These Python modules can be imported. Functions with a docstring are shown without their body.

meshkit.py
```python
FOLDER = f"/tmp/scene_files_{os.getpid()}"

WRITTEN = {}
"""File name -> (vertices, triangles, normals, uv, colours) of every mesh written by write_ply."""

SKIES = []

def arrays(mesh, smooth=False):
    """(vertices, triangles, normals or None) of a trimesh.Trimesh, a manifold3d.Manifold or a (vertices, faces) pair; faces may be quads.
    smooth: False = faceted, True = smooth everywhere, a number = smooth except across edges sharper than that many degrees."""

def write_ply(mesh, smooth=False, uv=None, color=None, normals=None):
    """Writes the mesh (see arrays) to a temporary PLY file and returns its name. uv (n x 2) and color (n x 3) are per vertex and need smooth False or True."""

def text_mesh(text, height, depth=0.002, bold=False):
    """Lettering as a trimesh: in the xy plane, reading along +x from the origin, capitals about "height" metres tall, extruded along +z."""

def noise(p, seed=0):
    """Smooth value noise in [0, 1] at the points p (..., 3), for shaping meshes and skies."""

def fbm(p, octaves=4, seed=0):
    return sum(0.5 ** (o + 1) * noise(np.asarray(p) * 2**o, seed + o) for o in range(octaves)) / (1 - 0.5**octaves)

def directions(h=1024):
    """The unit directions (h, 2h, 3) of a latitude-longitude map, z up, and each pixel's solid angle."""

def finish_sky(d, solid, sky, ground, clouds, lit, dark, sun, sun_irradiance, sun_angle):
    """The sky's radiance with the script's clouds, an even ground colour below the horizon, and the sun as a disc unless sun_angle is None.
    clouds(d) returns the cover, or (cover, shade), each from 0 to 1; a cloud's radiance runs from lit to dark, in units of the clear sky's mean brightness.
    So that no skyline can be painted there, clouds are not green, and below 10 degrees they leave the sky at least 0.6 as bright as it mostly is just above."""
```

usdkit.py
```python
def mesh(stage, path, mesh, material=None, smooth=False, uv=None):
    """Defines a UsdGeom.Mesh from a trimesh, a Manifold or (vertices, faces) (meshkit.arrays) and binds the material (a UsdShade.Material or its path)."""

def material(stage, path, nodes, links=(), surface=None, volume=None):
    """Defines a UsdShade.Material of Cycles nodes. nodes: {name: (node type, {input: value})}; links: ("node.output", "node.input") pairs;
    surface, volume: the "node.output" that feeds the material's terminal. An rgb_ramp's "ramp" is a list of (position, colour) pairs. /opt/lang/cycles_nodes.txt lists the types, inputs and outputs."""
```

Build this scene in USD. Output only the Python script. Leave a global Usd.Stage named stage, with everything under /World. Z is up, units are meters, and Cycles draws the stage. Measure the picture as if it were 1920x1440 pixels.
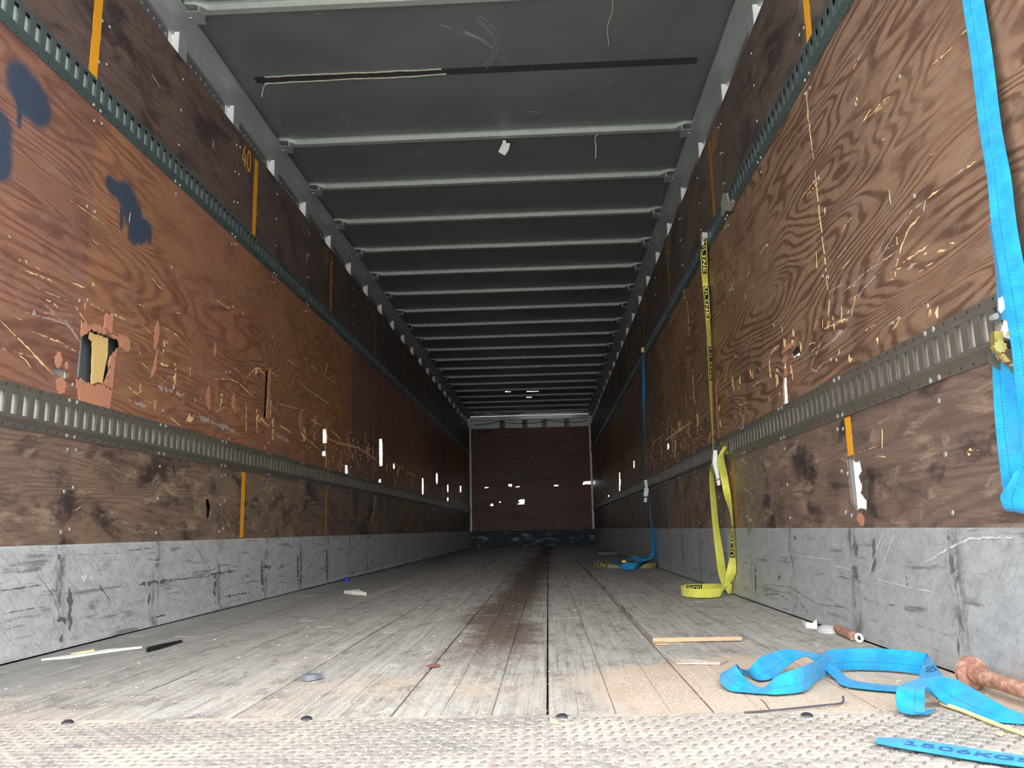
import math, numpy as np, trimesh
import shapely
from shapely.geometry import Polygon, box as sbox, LineString
from shapely.ops import unary_union
from pxr import Usd, UsdGeom, UsdLux, UsdShade, Gf, Sdf
import usdkit, meshkit

stage = Usd.Stage.CreateInMemory()
UsdGeom.SetStageUpAxis(stage, 'Z')
UsdGeom.SetStageMetersPerUnit(stage, 1.0)
UsdGeom.Xform.Define(stage, '/World')
stage.SetDefaultPrim(stage.GetPrimAtPath('/World'))
UsdGeom.Scope.Define(stage, '/World/Looks')
RNG = np.random.RandomState(7)

# ------------------------------------------------------------------ camera, sky, sun, exposure
F, YAW, PITCH, ROLL = 1475.01, -0.0408259, 0.1826773, -0.021383
EYE = np.array([0.30755, -3.037, 0.34141])
EXPOSURE = 3.05
SKY_STRENGTH = 1.0
SUN_STRENGTH = 3.0

def camera():
    cy, sy, cp, sp, cr, sr = math.cos(YAW), math.sin(YAW), math.cos(PITCH), math.sin(PITCH), math.cos(ROLL), math.sin(ROLL)
    f = np.array([sy * cp, cy * cp, sp]); r = np.array([cy, -sy, 0.0]); u = np.cross(r, f)
    r, u = cr * r + sr * u, -sr * r + cr * u
    c = UsdGeom.Camera.Define(stage, '/World/camera')
    m = Gf.Matrix4d(*[float(x) for x in (*r, 0, *u, 0, *(-f), 0, *EYE, 1)])
    c.AddTransformOp().Set(m)
    c.CreateHorizontalApertureAttr(36.0); c.CreateVerticalApertureAttr(27.0)
    c.CreateFocalLengthAttr(F * 36.0 / 1920.0)
    c.CreateClippingRangeAttr(Gf.Vec2f(0.05, 1000.0))
    c.CreateExposureAttr(EXPOSURE)
camera()

def s2l(*c):
    return tuple(((x / 255.0) / 12.92 if x / 255.0 <= 0.04045 else ((x / 255.0 + 0.055) / 1.055) ** 2.4) for x in c)

class Ref(str): pass
class G:
    """A small builder of Cycles node graphs: g.kind(out, input=value or Ref) gives the Ref of that output."""
    def __init__(s): s.n, s.l = {}, []
    def add(s, kind, out, **inp):
        name = f'n{len(s.n)}'; vals = {}
        for k, v in inp.items():
            if isinstance(v, Ref): s.l.append((str(v), f'{name}.{k}'))
            else: vals[k] = v
        s.n[name] = (kind, vals)
        return Ref(f'{name}.{out}')
    def math(s, op, a, b=0.0, c=0.0, clamp=False):
        return s.add('math', 'value', math_type=op, value1=a, value2=b, value3=c, use_clamp=clamp)
    def pos(s): return s.add('geometry', 'position')
    def map(s, v, scale=(1, 1, 1), loc=(0, 0, 0), rot=(0, 0, 0)): return s.add('mapping', 'vector', mapping_type='point', vector=v, scale=scale, location=loc, rotation=rot)
    def noise(s, v, scale=1.0, detail=3.0, rough=0.5, dist=0.0): return s.add('noise_texture', 'fac', vector=v, scale=scale, detail=detail, roughness=rough, distortion=dist)
    def ramp(s, fac, stops): return s.add('rgb_ramp', 'color', fac=fac, ramp=stops)
    def step(s, fac, lo, hi): return s.add('map_range', 'result', range_type='smoothstep', value=fac, from_min=lo, from_max=hi, to_min=0.0, to_max=1.0, clamp=True)
    def mix(s, fac, a, b, kind='mix'): return s.add('mix', 'color', mix_type=kind, fac=fac, color1=a, color2=b)
    def bump(s, h, strength=0.3, distance=0.002): return s.add('bump', 'normal', height=h, strength=strength, distance=distance)
    def bsdf(s, **k): return s.add('principled_bsdf', 'BSDF', **k)
    def make(s, name, surface):
        return usdkit.material(stage, f'/World/Looks/{name}', s.n, s.l, surface=str(surface))

def sky():
    d = UsdLux.DomeLight.Define(stage, '/World/sky_light')
    g = G()
    sk = g.add('sky_texture', 'color', sky_type='hosek_wilkie', sun_direction=(0.3, 0.55, 0.78), turbidity=4.0, ground_albedo=0.4)
    tc = g.add('texture_coordinate', 'generated')
    cl = g.step(g.noise(g.map(tc, (2, 2, 5)), 1.5, 5, 0.6), 0.40, 0.62)
    col = g.mix(g.math('multiply_add', cl, 0.5, 0.45), sk, (0.95, 0.97, 1.0))
    bg = g.add('background_shader', 'background', color=col, strength=SKY_STRENGTH)
    m = g.make('sky_look', bg)
    UsdShade.MaterialBindingAPI.Apply(d.GetPrim()).Bind(m)
    s = UsdLux.DistantLight.Define(stage, '/World/sun_light')
    s.CreateIntensityAttr(SUN_STRENGTH); s.CreateAngleAttr(0.6); s.CreateColorAttr(Gf.Vec3f(1.0, 0.95, 0.87))
    # the sun stands high over the front of the trailer, so it lights the yard and never shines into the open rear
    s.AddRotateXYZOp().Set(Gf.Vec3f(-38.0, 0.0, 22.0))
sky()

# ------------------------------------------------------------------ helpers for prims
USED = {}
def free(path):
    if path not in USED:
        USED[path] = 0; return path
    USED[path] += 1
    return f'{path}_{USED[path]:03d}'

def data(prim, **k):
    for a, b in k.items():
        if b is not None: prim.SetCustomDataByKey(a, b)
    return prim

def obj(name, mesh, mat, parent='/World', smooth=False, uv=None, **k):
    path = free(f'{parent}/{name}')
    m = usdkit.mesh(stage, path, mesh, mat, smooth=smooth, uv=uv)
    data(m.GetPrim(), **k)
    return path

def thing(name, label=None, category=None, loc=(0, 0, 0), group=None, kind=None):
    path = free(f'/World/{name}')
    x = UsdGeom.Xform.Define(stage, path)
    if any(loc): x.AddTranslateOp().Set(Gf.Vec3d(*map(float, loc)))
    data(x.GetPrim(), label=label, category=category, group=group, kind=kind)
    return path

class MB:
    """Collects pieces into one mesh."""
    def __init__(s): s.v, s.f, s.n = [], [], 0
    def add(s, v, f):
        v = np.asarray(v, float); s.v.append(v); s.f.append(np.asarray(f, int) + s.n); s.n += len(v); return s
    def tm(s, t): return s.add(t.vertices, t.faces)
    def box(s, lo, hi, ch=0.0):
        (x0, y0, z0), (x1, y1, z1) = lo, hi
        if ch:
            pts = []
            for x, sx in ((x0, 1), (x1, -1)):
                for y, sy in ((y0, 1), (y1, -1)):
                    for z, sz in ((z0, 1), (z1, -1)):
                        pts += [(x, y + sy * ch, z + sz * ch), (x + sx * ch, y, z + sz * ch), (x + sx * ch, y + sy * ch, z)]
            return s.tm(trimesh.convex.convex_hull(np.array(pts)))
        v = [(x, y, z) for x in (x0, x1) for y in (y0, y1) for z in (z0, z1)]
        f = [(0, 1, 3), (0, 3, 2), (4, 6, 7), (4, 7, 5), (0, 4, 5), (0, 5, 1), (2, 3, 7), (2, 7, 6), (0, 2, 6), (0, 6, 4), (1, 5, 7), (1, 7, 3)]
        return s.add(v, f)
    def get(s): return np.vstack(s.v), np.vstack(s.f)

def extrude(poly, depth):
    gs = getattr(poly, 'geoms', [poly])
    return trimesh.util.concatenate([trimesh.creation.extrude_polygon(g, depth, engine='earcut') for g in gs if g.geom_type == 'Polygon' and g.area > 1e-9])

def on_wall(side, t, x0=0.0):
    """Turns a mesh drawn in (y, z) with its thickness towards the inside of the trailer onto the left or right wall plane; x0 is how far its back stands in from the plane."""
    v = np.array(t.vertices); s = -1 if side == 'L' else 1
    w = np.stack([s * (XW - x0 - v[:, 2]), v[:, 0], v[:, 1]], 1)
    f = np.array(t.faces)
    return (w, f if s < 0 else f[:, ::-1])

def dome(r, h, n=10):
    """A rivet or bolt head in xy, rising along z."""
    rings = [(r, 0), (r * 0.92, h * 0.5), (r * 0.55, h * 0.92)]
    v = [(a * math.cos(2 * math.pi * k / n), a * math.sin(2 * math.pi * k / n), b) for a, b in rings for k in range(n)] + [(0, 0, h)]
    f = []
    for i in range(2):
        for k in range(n):
            a, b = i * n + k, i * n + (k + 1) % n
            f += [(a, b, b + n), (a, b + n, a + n)]
    f += [(2 * n + k, 2 * n + (k + 1) % n, 3 * n) for k in range(n)]
    return np.array(v, float), np.array(f)

def spline(pts, n):
    """Catmull-Rom through the rows of pts, n points per span."""
    p = np.asarray(pts, float); p = np.vstack([2 * p[0] - p[1], p, 2 * p[-1] - p[-2]])
    out = []
    for i in range(1, len(p) - 2):
        for t in np.arange(n) / n:
            a, b, c, d = p[i - 1:i + 3]
            out.append(0.5 * (2 * b + (c - a) * t + (2 * a - 5 * b + 4 * c - d) * t * t + (3 * b - a - 3 * c + d) * t ** 3))
    out.append(p[-2])
    return np.array(out)

class Ribbon:
    """Webbing between two edges: a thin closed band with u along it in metres and v across."""
    def __init__(s, stations, n=10, thick=0.0022, cross=5, zmin=None):
        st = np.asarray(stations, float)
        both = spline(st.reshape(len(st), 6), n)
        if zmin is not None: both[:, [2, 5]] = np.maximum(both[:, [2, 5]], zmin)
        s.A, s.B = both[:, :3], both[:, 3:]
        s.mid = (s.A + s.B) / 2
        d = np.linalg.norm(np.diff(s.mid, axis=0), axis=1)
        s.u = np.concatenate([[0], np.cumsum(d)])
        t = np.gradient(s.mid, axis=0); w = s.B - s.A
        nn = np.cross(t, w); ln = np.linalg.norm(nn, axis=1, keepdims=True)
        s.N = nn / np.maximum(ln, 1e-9)
        for i in range(1, len(s.N)):
            if ln[i] < 1e-7: s.N[i] = s.N[i - 1]
        s.cross, s.th = cross, thick
    def at(s, u, v, off):
        j = np.clip(np.searchsorted(s.u, u) - 1, 0, len(s.u) - 2); k = ((u - s.u[j]) / np.maximum(s.u[j + 1] - s.u[j], 1e-9))[:, None]
        a = s.A[j] * (1 - k) + s.A[j + 1] * k; b = s.B[j] * (1 - k) + s.B[j + 1] * k; m = s.N[j] * (1 - k) + s.N[j + 1] * k
        return a * (1 - v[:, None]) + b * v[:, None] + m * off[:, None]
    def mesh(s):
        n, c = len(s.u), s.cross
        vs = np.linspace(0, 1, c)
        top = np.array([s.A * (1 - v) + s.B * v + s.N * s.th / 2 for v in vs]).transpose(1, 0, 2)
        bot = np.array([s.A * (1 - v) + s.B * v - s.N * s.th / 2 for v in vs[::-1]]).transpose(1, 0, 2)
        ring = np.concatenate([top, bot], 1); m = 2 * c
        V = ring.reshape(-1, 3)
        uv = np.stack([np.repeat(s.u, m), np.tile(np.concatenate([vs, vs[::-1]]), n)], 1)
        Fc = []
        for i in range(n - 1):
            for k in range(m):
                a, b = i * m + k, i * m + (k + 1) % m
                Fc += [(a, a + m, b + m), (a, b + m, b)]
        for i in (0, n - 1):
            r = [i * m + k for k in range(m)]
            for k in range(1, m - 1): Fc.append((r[0], r[k], r[k + 1]) if i == 0 else (r[0], r[k + 1], r[k]))
        return (V, np.array(Fc)), uv
    def wrap(s, t, u0, v0, along=1, up=1, off=0.0016, sx=1.0):
        """Lays lettering (reading along +x, capitals up +y) on the band: along=+1 reads with u, up=+1 has its tops towards edge B."""
        v = np.array(t.vertices); width = np.linalg.norm((s.B - s.A), axis=1).mean()
        u = u0 + along * v[:, 0] * sx; vv = v0 + up * v[:, 1] / width
        P = s.at(u, vv, np.sign(off) * (abs(off) + v[:, 2]))
        return (P, np.array(t.faces))

def subdiv(t, size):
    v, f = trimesh.remesh.subdivide_to_size(t.vertices, t.faces, size, max_iter=12)
    return trimesh.Trimesh(v, f, process=False)

def tube(pts, r, n=6):
    p = np.asarray(pts, float); t = np.gradient(p, axis=0); t /= np.maximum(np.linalg.norm(t, axis=1, keepdims=True), 1e-9)
    r = np.broadcast_to(r, len(p)); up = np.array([0.3, 0.2, 1.0]); V, Fc = [], []
    for i in range(len(p)):
        a = np.cross(t[i], up); a /= max(np.linalg.norm(a), 1e-9); b = np.cross(t[i], a)
        V += [p[i] + r[i] * (math.cos(2 * math.pi * k / n) * a + math.sin(2 * math.pi * k / n) * b) for k in range(n)]
    for i in range(len(p) - 1):
        for k in range(n):
            a, b = i * n + k, i * n + (k + 1) % n
            Fc += [(a, b, b + n), (a, b + n, a + n)]
    V += [p[0], p[-1]]
    for k in range(n):
        Fc += [(len(V) - 2, (k + 1) % n, k), (len(V) - 1, len(V) - 2 - n + k, len(V) - 2 - n + (k + 1) % n)]
    return np.array(V), np.array(Fc)

# ------------------------------------------------------------------ measures (metres; x across, y into the trailer, z up from its floor)
XW = 1.229           # plywood face, left and right
S = 0.6096           # posts and roof bows stand every two feet
Y0, Y1 = -1.9, 12.8  # rear end, front wall
ZPLY, ZPOST, ZROOF = 2.395, 2.512, 2.625
LOW, HIGH = (0.660, 0.790), (1.815, 1.925)   # lower and upper cargo track
SCUFF = 0.324
D = {'tan':{'L':[(.007,[(-.94,.953),(-.904,.942),(-.83,.913),(-.75,.878),(-.688,.852)]),(.005,[(-.86,1.132),(-.781,1.137),(-.704,1.142)]),(.007,[(-.799,.958),(-.709,.958),(-.639,.958)]),(.005,[(-.639,.953),(-.559,.949)]),(.003,[(-.685,1.438),(-.616,1.435),(-.464,1.436)]),(.005,[(-.604,1.101),(-.551,1.07),(-.515,1.052)]),(.005,[(-.522,1.131),(-.423,1.125)]),(.006,[(-.372,1.131),(-.281,1.132)]),(.004,[(-.873,.883),(-.811,.865),(-.789,.848)]),(.003,[(-.856,.881),(-.771,.882)]),(.006,[(-.89,1.155),(-.88,1.152)]),(.006,[(-.86,1.162),(-.849,1.156)]),(.006,[(-.63,1.168),(-.55,1.173)]),(.009,[(-.522,1.204),(-.496,1.198)]),(.004,[(-.814,1.158),(-.776,1.157)]),(.005,[(-.944,1.209),(-.93,1.207)]),(.006,[(-.536,1.353),(-.489,1.347)]),(.003,[(-.93,.884),(-.9,.877)]),(.017,[(.017,1.129),(.011,1.101),(.015,1.075)]),(.007,[(.015,1.073),(.058,1.093)]),(.018,[(.115,1.056),(.128,1.025)]),(.024,[(.129,1.013),(.116,.966),(.119,.939)]),(.037,[(.608,1.009),(.597,.938)]),(.066,[(.272,.865),(.282,.827)]),(.005,[(.498,1.061),(.663,1.09)]),(.006,[(.669,1.094),(.782,1.099),(.906,1.077),(1.044,1.058)]),(.005,[(.467,1.439),(.644,1.437)]),(.007,[(.002,1.181),(.085,1.177),(.144,1.171)]),(.006,[(-.113,.861),(-.054,.858)]),(.006,[(.105,.823),(.204,.798)]),(.006,[(-.238,.89),(-.159,.874)]),(.011,[(-.01,1.023),(.061,1.031)]),(.009,[(1.812,1.267),(2.042,1.262),(2.458,1.252)]),(.015,[(1.418,.96),(1.532,.956),(1.651,.945)]),(.035,[(1.315,1.001),(1.32,.865)]),(.01,[(2.307,1.433),(2.632,1.432)]),(.011,[(.913,1.014),(.928,.869)]),(.01,[(1.063,.951),(1.079,.876)]),(.011,[(1.963,1.086),(2.283,1.072)]),(.11,[(1.89,1.014),(1.876,.917)]),(.022,[(2.45,.999),(2.816,1.003),(3.377,1.028),(4.292,.97)]),(.144,[(3.706,1.098),(3.735,.948)]),(.02,[(2.513,1.075),(2.814,1.031)]),(.006,[(1.772,1.11),(1.352,1.084)]),(.008,[(.899,1.143),(1.027,1.22),(1.066,1.228),(1.166,1.209)]),(.03,[(1.035,1.222),(1.031,1.183)]),(.006,[(1.213,1.243),(1.382,1.242)]),(.021,[(1.269,1.116),(1.273,.986)]),(.047,[(1.051,.993),(1.111,.943)]),(.015,[(1.109,.966),(1.261,.934)]),(.009,[(1.976,.945),(2.259,.897)]),(.04,[(2.384,.965),(2.423,.819)]),(.008,[(2.718,.874),(2.906,.838)]),(.086,[(3.147,.962),(3.168,.913)]),(.077,[(4.515,.988),(4.543,.938)]),(.029,[(4.779,1.009),(5.528,1.011)]),(.176,[(5.064,.977),(5.095,.913)]),(.025,[(5.628,.989),(6.432,.982)]),(.109,[(5.977,.953),(6.014,.833)]),(.137,[(7.069,.954),(7.114,.854)]),(.087,[(4.98,.862),(5.01,.82)]),(.122,[(8.636,.988),(8.691,.85)]),(.01,[(1.502,1.373),(1.684,1.372)]),(.007,[(1.887,1.432),(2.151,1.432)]),(.04,[(2.38,1.536),(2.36,1.439)]),(.009,[(3.487,1.424),(3.902,1.432)])],'R':[(.005,[(-1.455,1.081),(-1.411,1.086),(-1.369,1.091)]),(.005,[(-1.316,1.086),(-1.269,1.092),(-1.238,1.092)]),(.006,[(-1.232,1.091),(-1.213,1.069),(-1.134,1.058),(-1.088,1.032),(-1.06,1.006),(-1.043,.99),(-1.03,.963),(-.986,.968)]),(.006,[(-1.222,.983),(-1.173,.984),(-1.125,.987),(-1.056,.989)]),(.009,[(-1.207,.969),(-1.191,.967)]),(.006,[(-1.253,.954),(-1.296,.945)]),(.006,[(-1.332,.947),(-1.31,.952)]),(.005,[(-1.233,.936),(-1.192,.939)]),(.004,[(-1.209,.933),(-1.145,.939)]),(.005,[(-.993,.985),(-1.072,.98)]),(.004,[(-1.068,1.026),(-.971,1.03)]),(.004,[(-.623,1.458),(-.499,1.463),(-.384,1.462)]),(.007,[(-.578,1.442),(-.461,1.446)]),(.006,[(-.806,1.224),(-.755,1.223),(-.718,1.212)]),(.027,[(-.606,1.339),(-.6,1.318)]),(.003,[(-.746,1.155),(-.664,1.146)]),(.017,[(-1.188,.835),(-1.183,.815)]),(.015,[(-1.223,.831),(-1.216,.793)]),(.018,[(-.561,1.044),(-.532,.953)]),(.012,[(-.66,.993),(-.645,.955)]),(.009,[(-.694,.958),(-.717,.965)]),(.01,[(-.495,.964),(-.591,.957),(-.699,.943)]),(.017,[(-.584,.985),(-.581,.94)]),(.012,[(-.544,1.787),(-.537,1.702),(-.54,1.613),(-.55,1.531)]),(.01,[(-.55,1.493),(-.551,1.342),(-.561,1.209),(-.56,1.075)]),(.03,[(-.192,1.04),(-.164,.984)]),(.024,[(-.121,.923),(-.136,.861)]),(.029,[(.135,1.005),(.14,.964),(.136,.922)]),(.042,[(.047,.945),(.071,.885)]),(.009,[(.426,.941),(.269,.938)]),(.05,[(.633,1.035),(.663,.971)]),(.026,[(.797,1.072),(.77,.977)]),(.035,[(.431,1.017),(.448,.991)]),(.063,[(1.115,.957),(1.112,.928)]),(.067,[(1.715,1.014),(1.743,.881)]),(.018,[(1.888,.978),(2.242,.986),(2.531,.989),(3.131,.986)]),(.066,[(2.376,1.037),(2.426,.961)]),(.07,[(2.574,.937),(2.639,.825)]),(.013,[(3.079,1.047),(3.814,1.041)]),(.035,[(1.806,1.753),(1.798,1.612),(1.806,1.483)]),(.026,[(1.782,1.284),(1.785,1.067)]),(.005,[(-.35,.92),(-.458,.923)]),(.007,[(-.33,.951),(-.41,.94)]),(.007,[(.547,.886),(.697,.897)]),(.055,[(.075,.897),(.043,.88)]),(.004,[(-.921,1.629),(-.982,1.64)]),(.003,[(-1.553,1.372),(-1.5,1.364),(-1.447,1.374)]),(.004,[(-1.11,1.433),(-1.058,1.441),(-1.024,1.445)]),(.004,[(-1.129,1.43),(-1.082,1.427),(-1.021,1.431)]),(.021,[(-.928,1.536),(-.909,1.524)]),(.007,[(-1.006,1.458),(-.945,1.453)]),(.005,[(.739,1.476),(.573,1.47)]),(.004,[(.383,1.428),(.332,1.441)]),(.005,[(.149,1.457),(.027,1.458)]),(.039,[(-.094,1.019),(-.063,1.006)]),(.022,[(-.251,.982),(-.246,.944)]),(.008,[(.156,1.017),(.061,1.024),(-.013,1.028)]),(.029,[(-.68,.837),(-.678,.813)]),(.017,[(-.887,.841),(-.883,.822)]),(.01,[(-.596,.856),(-.613,.869)]),(.049,[(1.11,.891),(1.098,.847)]),(.018,[(-1.291,.494),(-1.282,.477)]),(.002,[(-1.278,.489),(-1.327,.486)]),(.002,[(-.593,.54),(-.718,.544),(-.848,.549)]),(.007,[(-.858,.603),(-.838,.525)])]},
'pink':{'L':[(.042,[(-.049,1.192),(-.05,1.13),(-.06,1.073)]),(.025,[(-.039,1.076),(-.051,.999),(-.071,.957)]),(.045,[(.456,1.016),(.452,.953),(.475,.907)]),(.053,[(.748,1.036),(.748,.982),(.773,.938)]),(.025,[(-.027,.875),(-.029,.857),(-.03,.836)]),(.029,[(.502,1.233),(.503,1.172)]),(.086,[(1.836,1.12),(1.811,1.038),(1.827,.982)]),(.081,[(2.412,1.13),(2.418,1.059)]),(.033,[(1.213,.824),(1.208,.794)]),(.034,[(1.245,1.265),(1.235,1.11),(1.232,.975)]),(.037,[(-.66,.927),(-.662,.874)]),(.022,[(-.618,.904),(-.617,.88)]),(.06,[(-.638,.848),(-.637,.796)]),(.009,[(-.543,1.123),(-.543,1.1)])],'R':[(.039,[(1.151,1.095),(1.164,.97),(1.17,.788)]),(.087,[(1.371,.855),(1.421,.792)]),(.09,[(-.06,.969),(-.06,.944)]),(.051,[(-.059,.919),(-.059,.892)]),(.023,[(-.03,.988),(-.114,.994),(-.19,.986)]),(.01,[(-1.187,.832),(-1.183,.816)]),(.064,[(-.64,.367),(-.65,.33)])]},
'chalk':{'L':[(.022,[(-.021,.93),(.115,.932),(.238,.937)]),(.021,[(.298,.862),(.644,.855),(.845,.84)]),(.016,[(-.232,.841),(-.094,.839)]),(.005,[(-.843,1.007),(-.704,1.02),(-.576,1.027)]),(.005,[(-.832,1.102),(-.767,1.096),(-.63,1.103)]),(.005,[(-.802,1.069),(-.721,1.05),(-.664,1.031)]),(.009,[(-.65,1.034),(-.555,.987)]),(.025,[(1.307,.909),(1.637,.884)]),(.016,[(1.248,1.067),(1.431,1.018)]),(.01,[(-.784,1.027),(-.806,1.009)])],'R':[(.006,[(-1.225,1.093),(-1.158,1.095),(-1.078,1.08),(-1.027,1.065),(-.919,1.036)]),(.003,[(-1.029,1.102),(-.964,1.07),(-.909,1.052)]),(.005,[(-.971,1.03),(-.861,1.038),(-.756,1.034),(-.656,1.031)]),(.01,[(-.96,.855),(-1.041,.855)]),(.01,[(-1.098,.964),(-1.156,.962)]),(.005,[(-.702,.956),(-.835,.998),(-.948,1.008)]),(.015,[(-.529,.906),(-.649,.92)]),(.01,[(-.461,.931),(-.325,.869),(-.384,.844),(-.466,.858)]),(.021,[(.203,.854),(.17,.833)]),(.115,[(.621,.84),(.606,.821)]),(.006,[(-.454,.906),(-.554,.909),(-.692,.917)])]},
'crack':{'L':[],'R':[(.002,[(-.929,1.173),(-.797,1.156),(-.615,1.137),(-.562,1.119)]),(.002,[(-1.268,.859),(-1.185,.855),(-1.072,.86)]),(.007,[(-.409,.934),(-.517,.953)])]},
'bbd':{'L':[(.017,[(-.082,.168),(.175,.17)]),(.005,[(.176,.168),(.562,.162)]),(.006,[(-.358,.191),(-.266,.123)]),(.003,[(-.688,.242),(-.598,.17),(-.557,.107)]),(.023,[(-.518,.191),(-.496,.053)]),(.023,[(-.571,.096),(-.486,.08)]),(.008,[(.043,.034),(.151,.037)]),(.012,[(-.102,.02),(-.02,.02)]),(.004,[(-.207,.294),(.002,.301)]),(.003,[(-.834,.139),(-.638,.142)]),(.005,[(-.843,.203),(-.658,.207)]),(.02,[(.006,.131),(-.0,.086)]),(.003,[(.336,.327),(.559,.184)]),(.029,[(.598,.201),(.611,.034)]),(.032,[(1.192,.209),(1.233,.04)]),(.023,[(1.211,.175),(1.344,.163)]),(.031,[(1.808,.233),(1.837,.035)]),(.032,[(1.873,.215),(1.9,.037)]),(.012,[(.527,.169),(.833,.172)]),(.014,[(-.588,.293),(-.583,.277)]),(.014,[(-.54,.047),(-.534,.022)]),(.008,[(.686,.058),(1.055,.054)]),(.04,[(2.444,.233),(2.473,.034)])],'R':[(.003,[(.484,.088),(.1,.104),(-.21,.068),(-.478,.081),(-.557,.058),(-.562,.028)]),(.005,[(.498,.041),(.252,.067),(.115,.05)]),(.037,[(.574,.169),(.607,.029)]),(.034,[(-.602,.293),(-.576,.163)]),(.024,[(-1.156,.264),(-1.182,.203)]),(.037,[(.23,.142),(.23,.116)]),(.012,[(-1.152,.079),(-1.146,.044)]),(.033,[(-.021,.299),(-.022,.28)]),(.012,[(-1.164,.307),(-1.164,.295)]),(.03,[(-.747,.294),(-.709,.19)]),(.006,[(-.016,.055),(-.098,.026)]),(.009,[(-.924,.203),(-.923,.176)])]},
'bbw':{'L':[(.021,[(-.463,.216),(-.366,.209)]),(.004,[(-.168,.242),(.208,.247)]),(.003,[(-.72,.313),(-.561,.302)])],'R':[(.004,[(-.812,.314),(-.733,.243),(-.669,.184)]),(.003,[(-.877,.306),(-.759,.203)]),(.005,[(-1.01,.233),(-1.16,.279),(-1.258,.301),(-1.441,.306)]),(.003,[(-.718,.184),(-.917,.176),(-1.092,.172)]),(.003,[(.066,.225),(-.39,.222)]),(.003,[(-.386,.205),(-.606,.197)])]},
'holes_through':{'L':[[(2.318,1.05),(2.406,1.065),(2.428,1.015),(2.425,.966),(2.343,.953),(2.323,.979)],[(2.311,.893),(2.398,.905),(2.417,.89),(2.412,.876),(2.33,.865),(2.312,.873)],[(2.941,.851),(3.016,.861),(3.033,.823),(3.028,.787),(2.961,.779),(2.945,.799)],[(4.163,1.191),(4.302,1.212),(4.336,1.084),(4.329,.958),(4.202,.943),(4.172,1.007)],[(4.834,1.016),(4.927,1.029),(4.947,1.001),(4.934,.975),(4.854,.964),(4.835,.98)],[(4.157,.817),(4.254,.828),(4.275,.809),(4.264,.794),(4.178,.784),(4.158,.795)],[(6.677,.984),(6.819,1.0),(6.847,.895),(6.825,.794),(6.705,.783),(6.677,.837)],[(7.946,1.137),(8.104,1.156),(8.134,1.075),(8.105,.998),(7.973,.983),(7.943,1.026)],[(9.189,1.042),(9.329,1.058),(9.354,.993),(9.317,.933),(9.211,.92),(9.185,.956)],[(9.18,.849),(9.319,.863),(9.345,.826),(9.31,.796),(9.204,.785),(9.178,.806)],[(10.961,1.115),(11.182,1.136),(11.221,1.076),(11.172,1.021),(10.995,1.004),(10.955,1.037)]],'R':[[(7.047,1.023),(6.863,1.016),(6.889,.892),(6.984,.778),(7.135,.778),(7.138,.846)],[(5.327,1.026),(5.22,1.023),(5.219,.978),(5.261,.943),(5.344,.943),(5.354,.969)],[(9.009,.822),(8.79,.821),(8.765,.789),(8.829,.768),(8.996,.766),(9.029,.787)],[(2.962,.953),(2.875,.948),(2.866,.925),(2.885,.909),(2.959,.913),(2.972,.927)],[(-.018,.896),(-.058,.891),(-.051,.781),(-.001,.787)],[(-.042,.944),(-.065,.939),(-.063,.919),(-.04,.923)],[(-.577,.533),(-.626,.532),(-.65,.516),(-.676,.525),(-.686,.487),(-.659,.474),(-.666,.46),(-.678,.446),(-.66,.424),(-.683,.41),(-.701,.402),(-.694,.372),(-.661,.378),(-.623,.374),(-.596,.39),(-.581,.398),(-.577,.465)]]},
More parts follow.
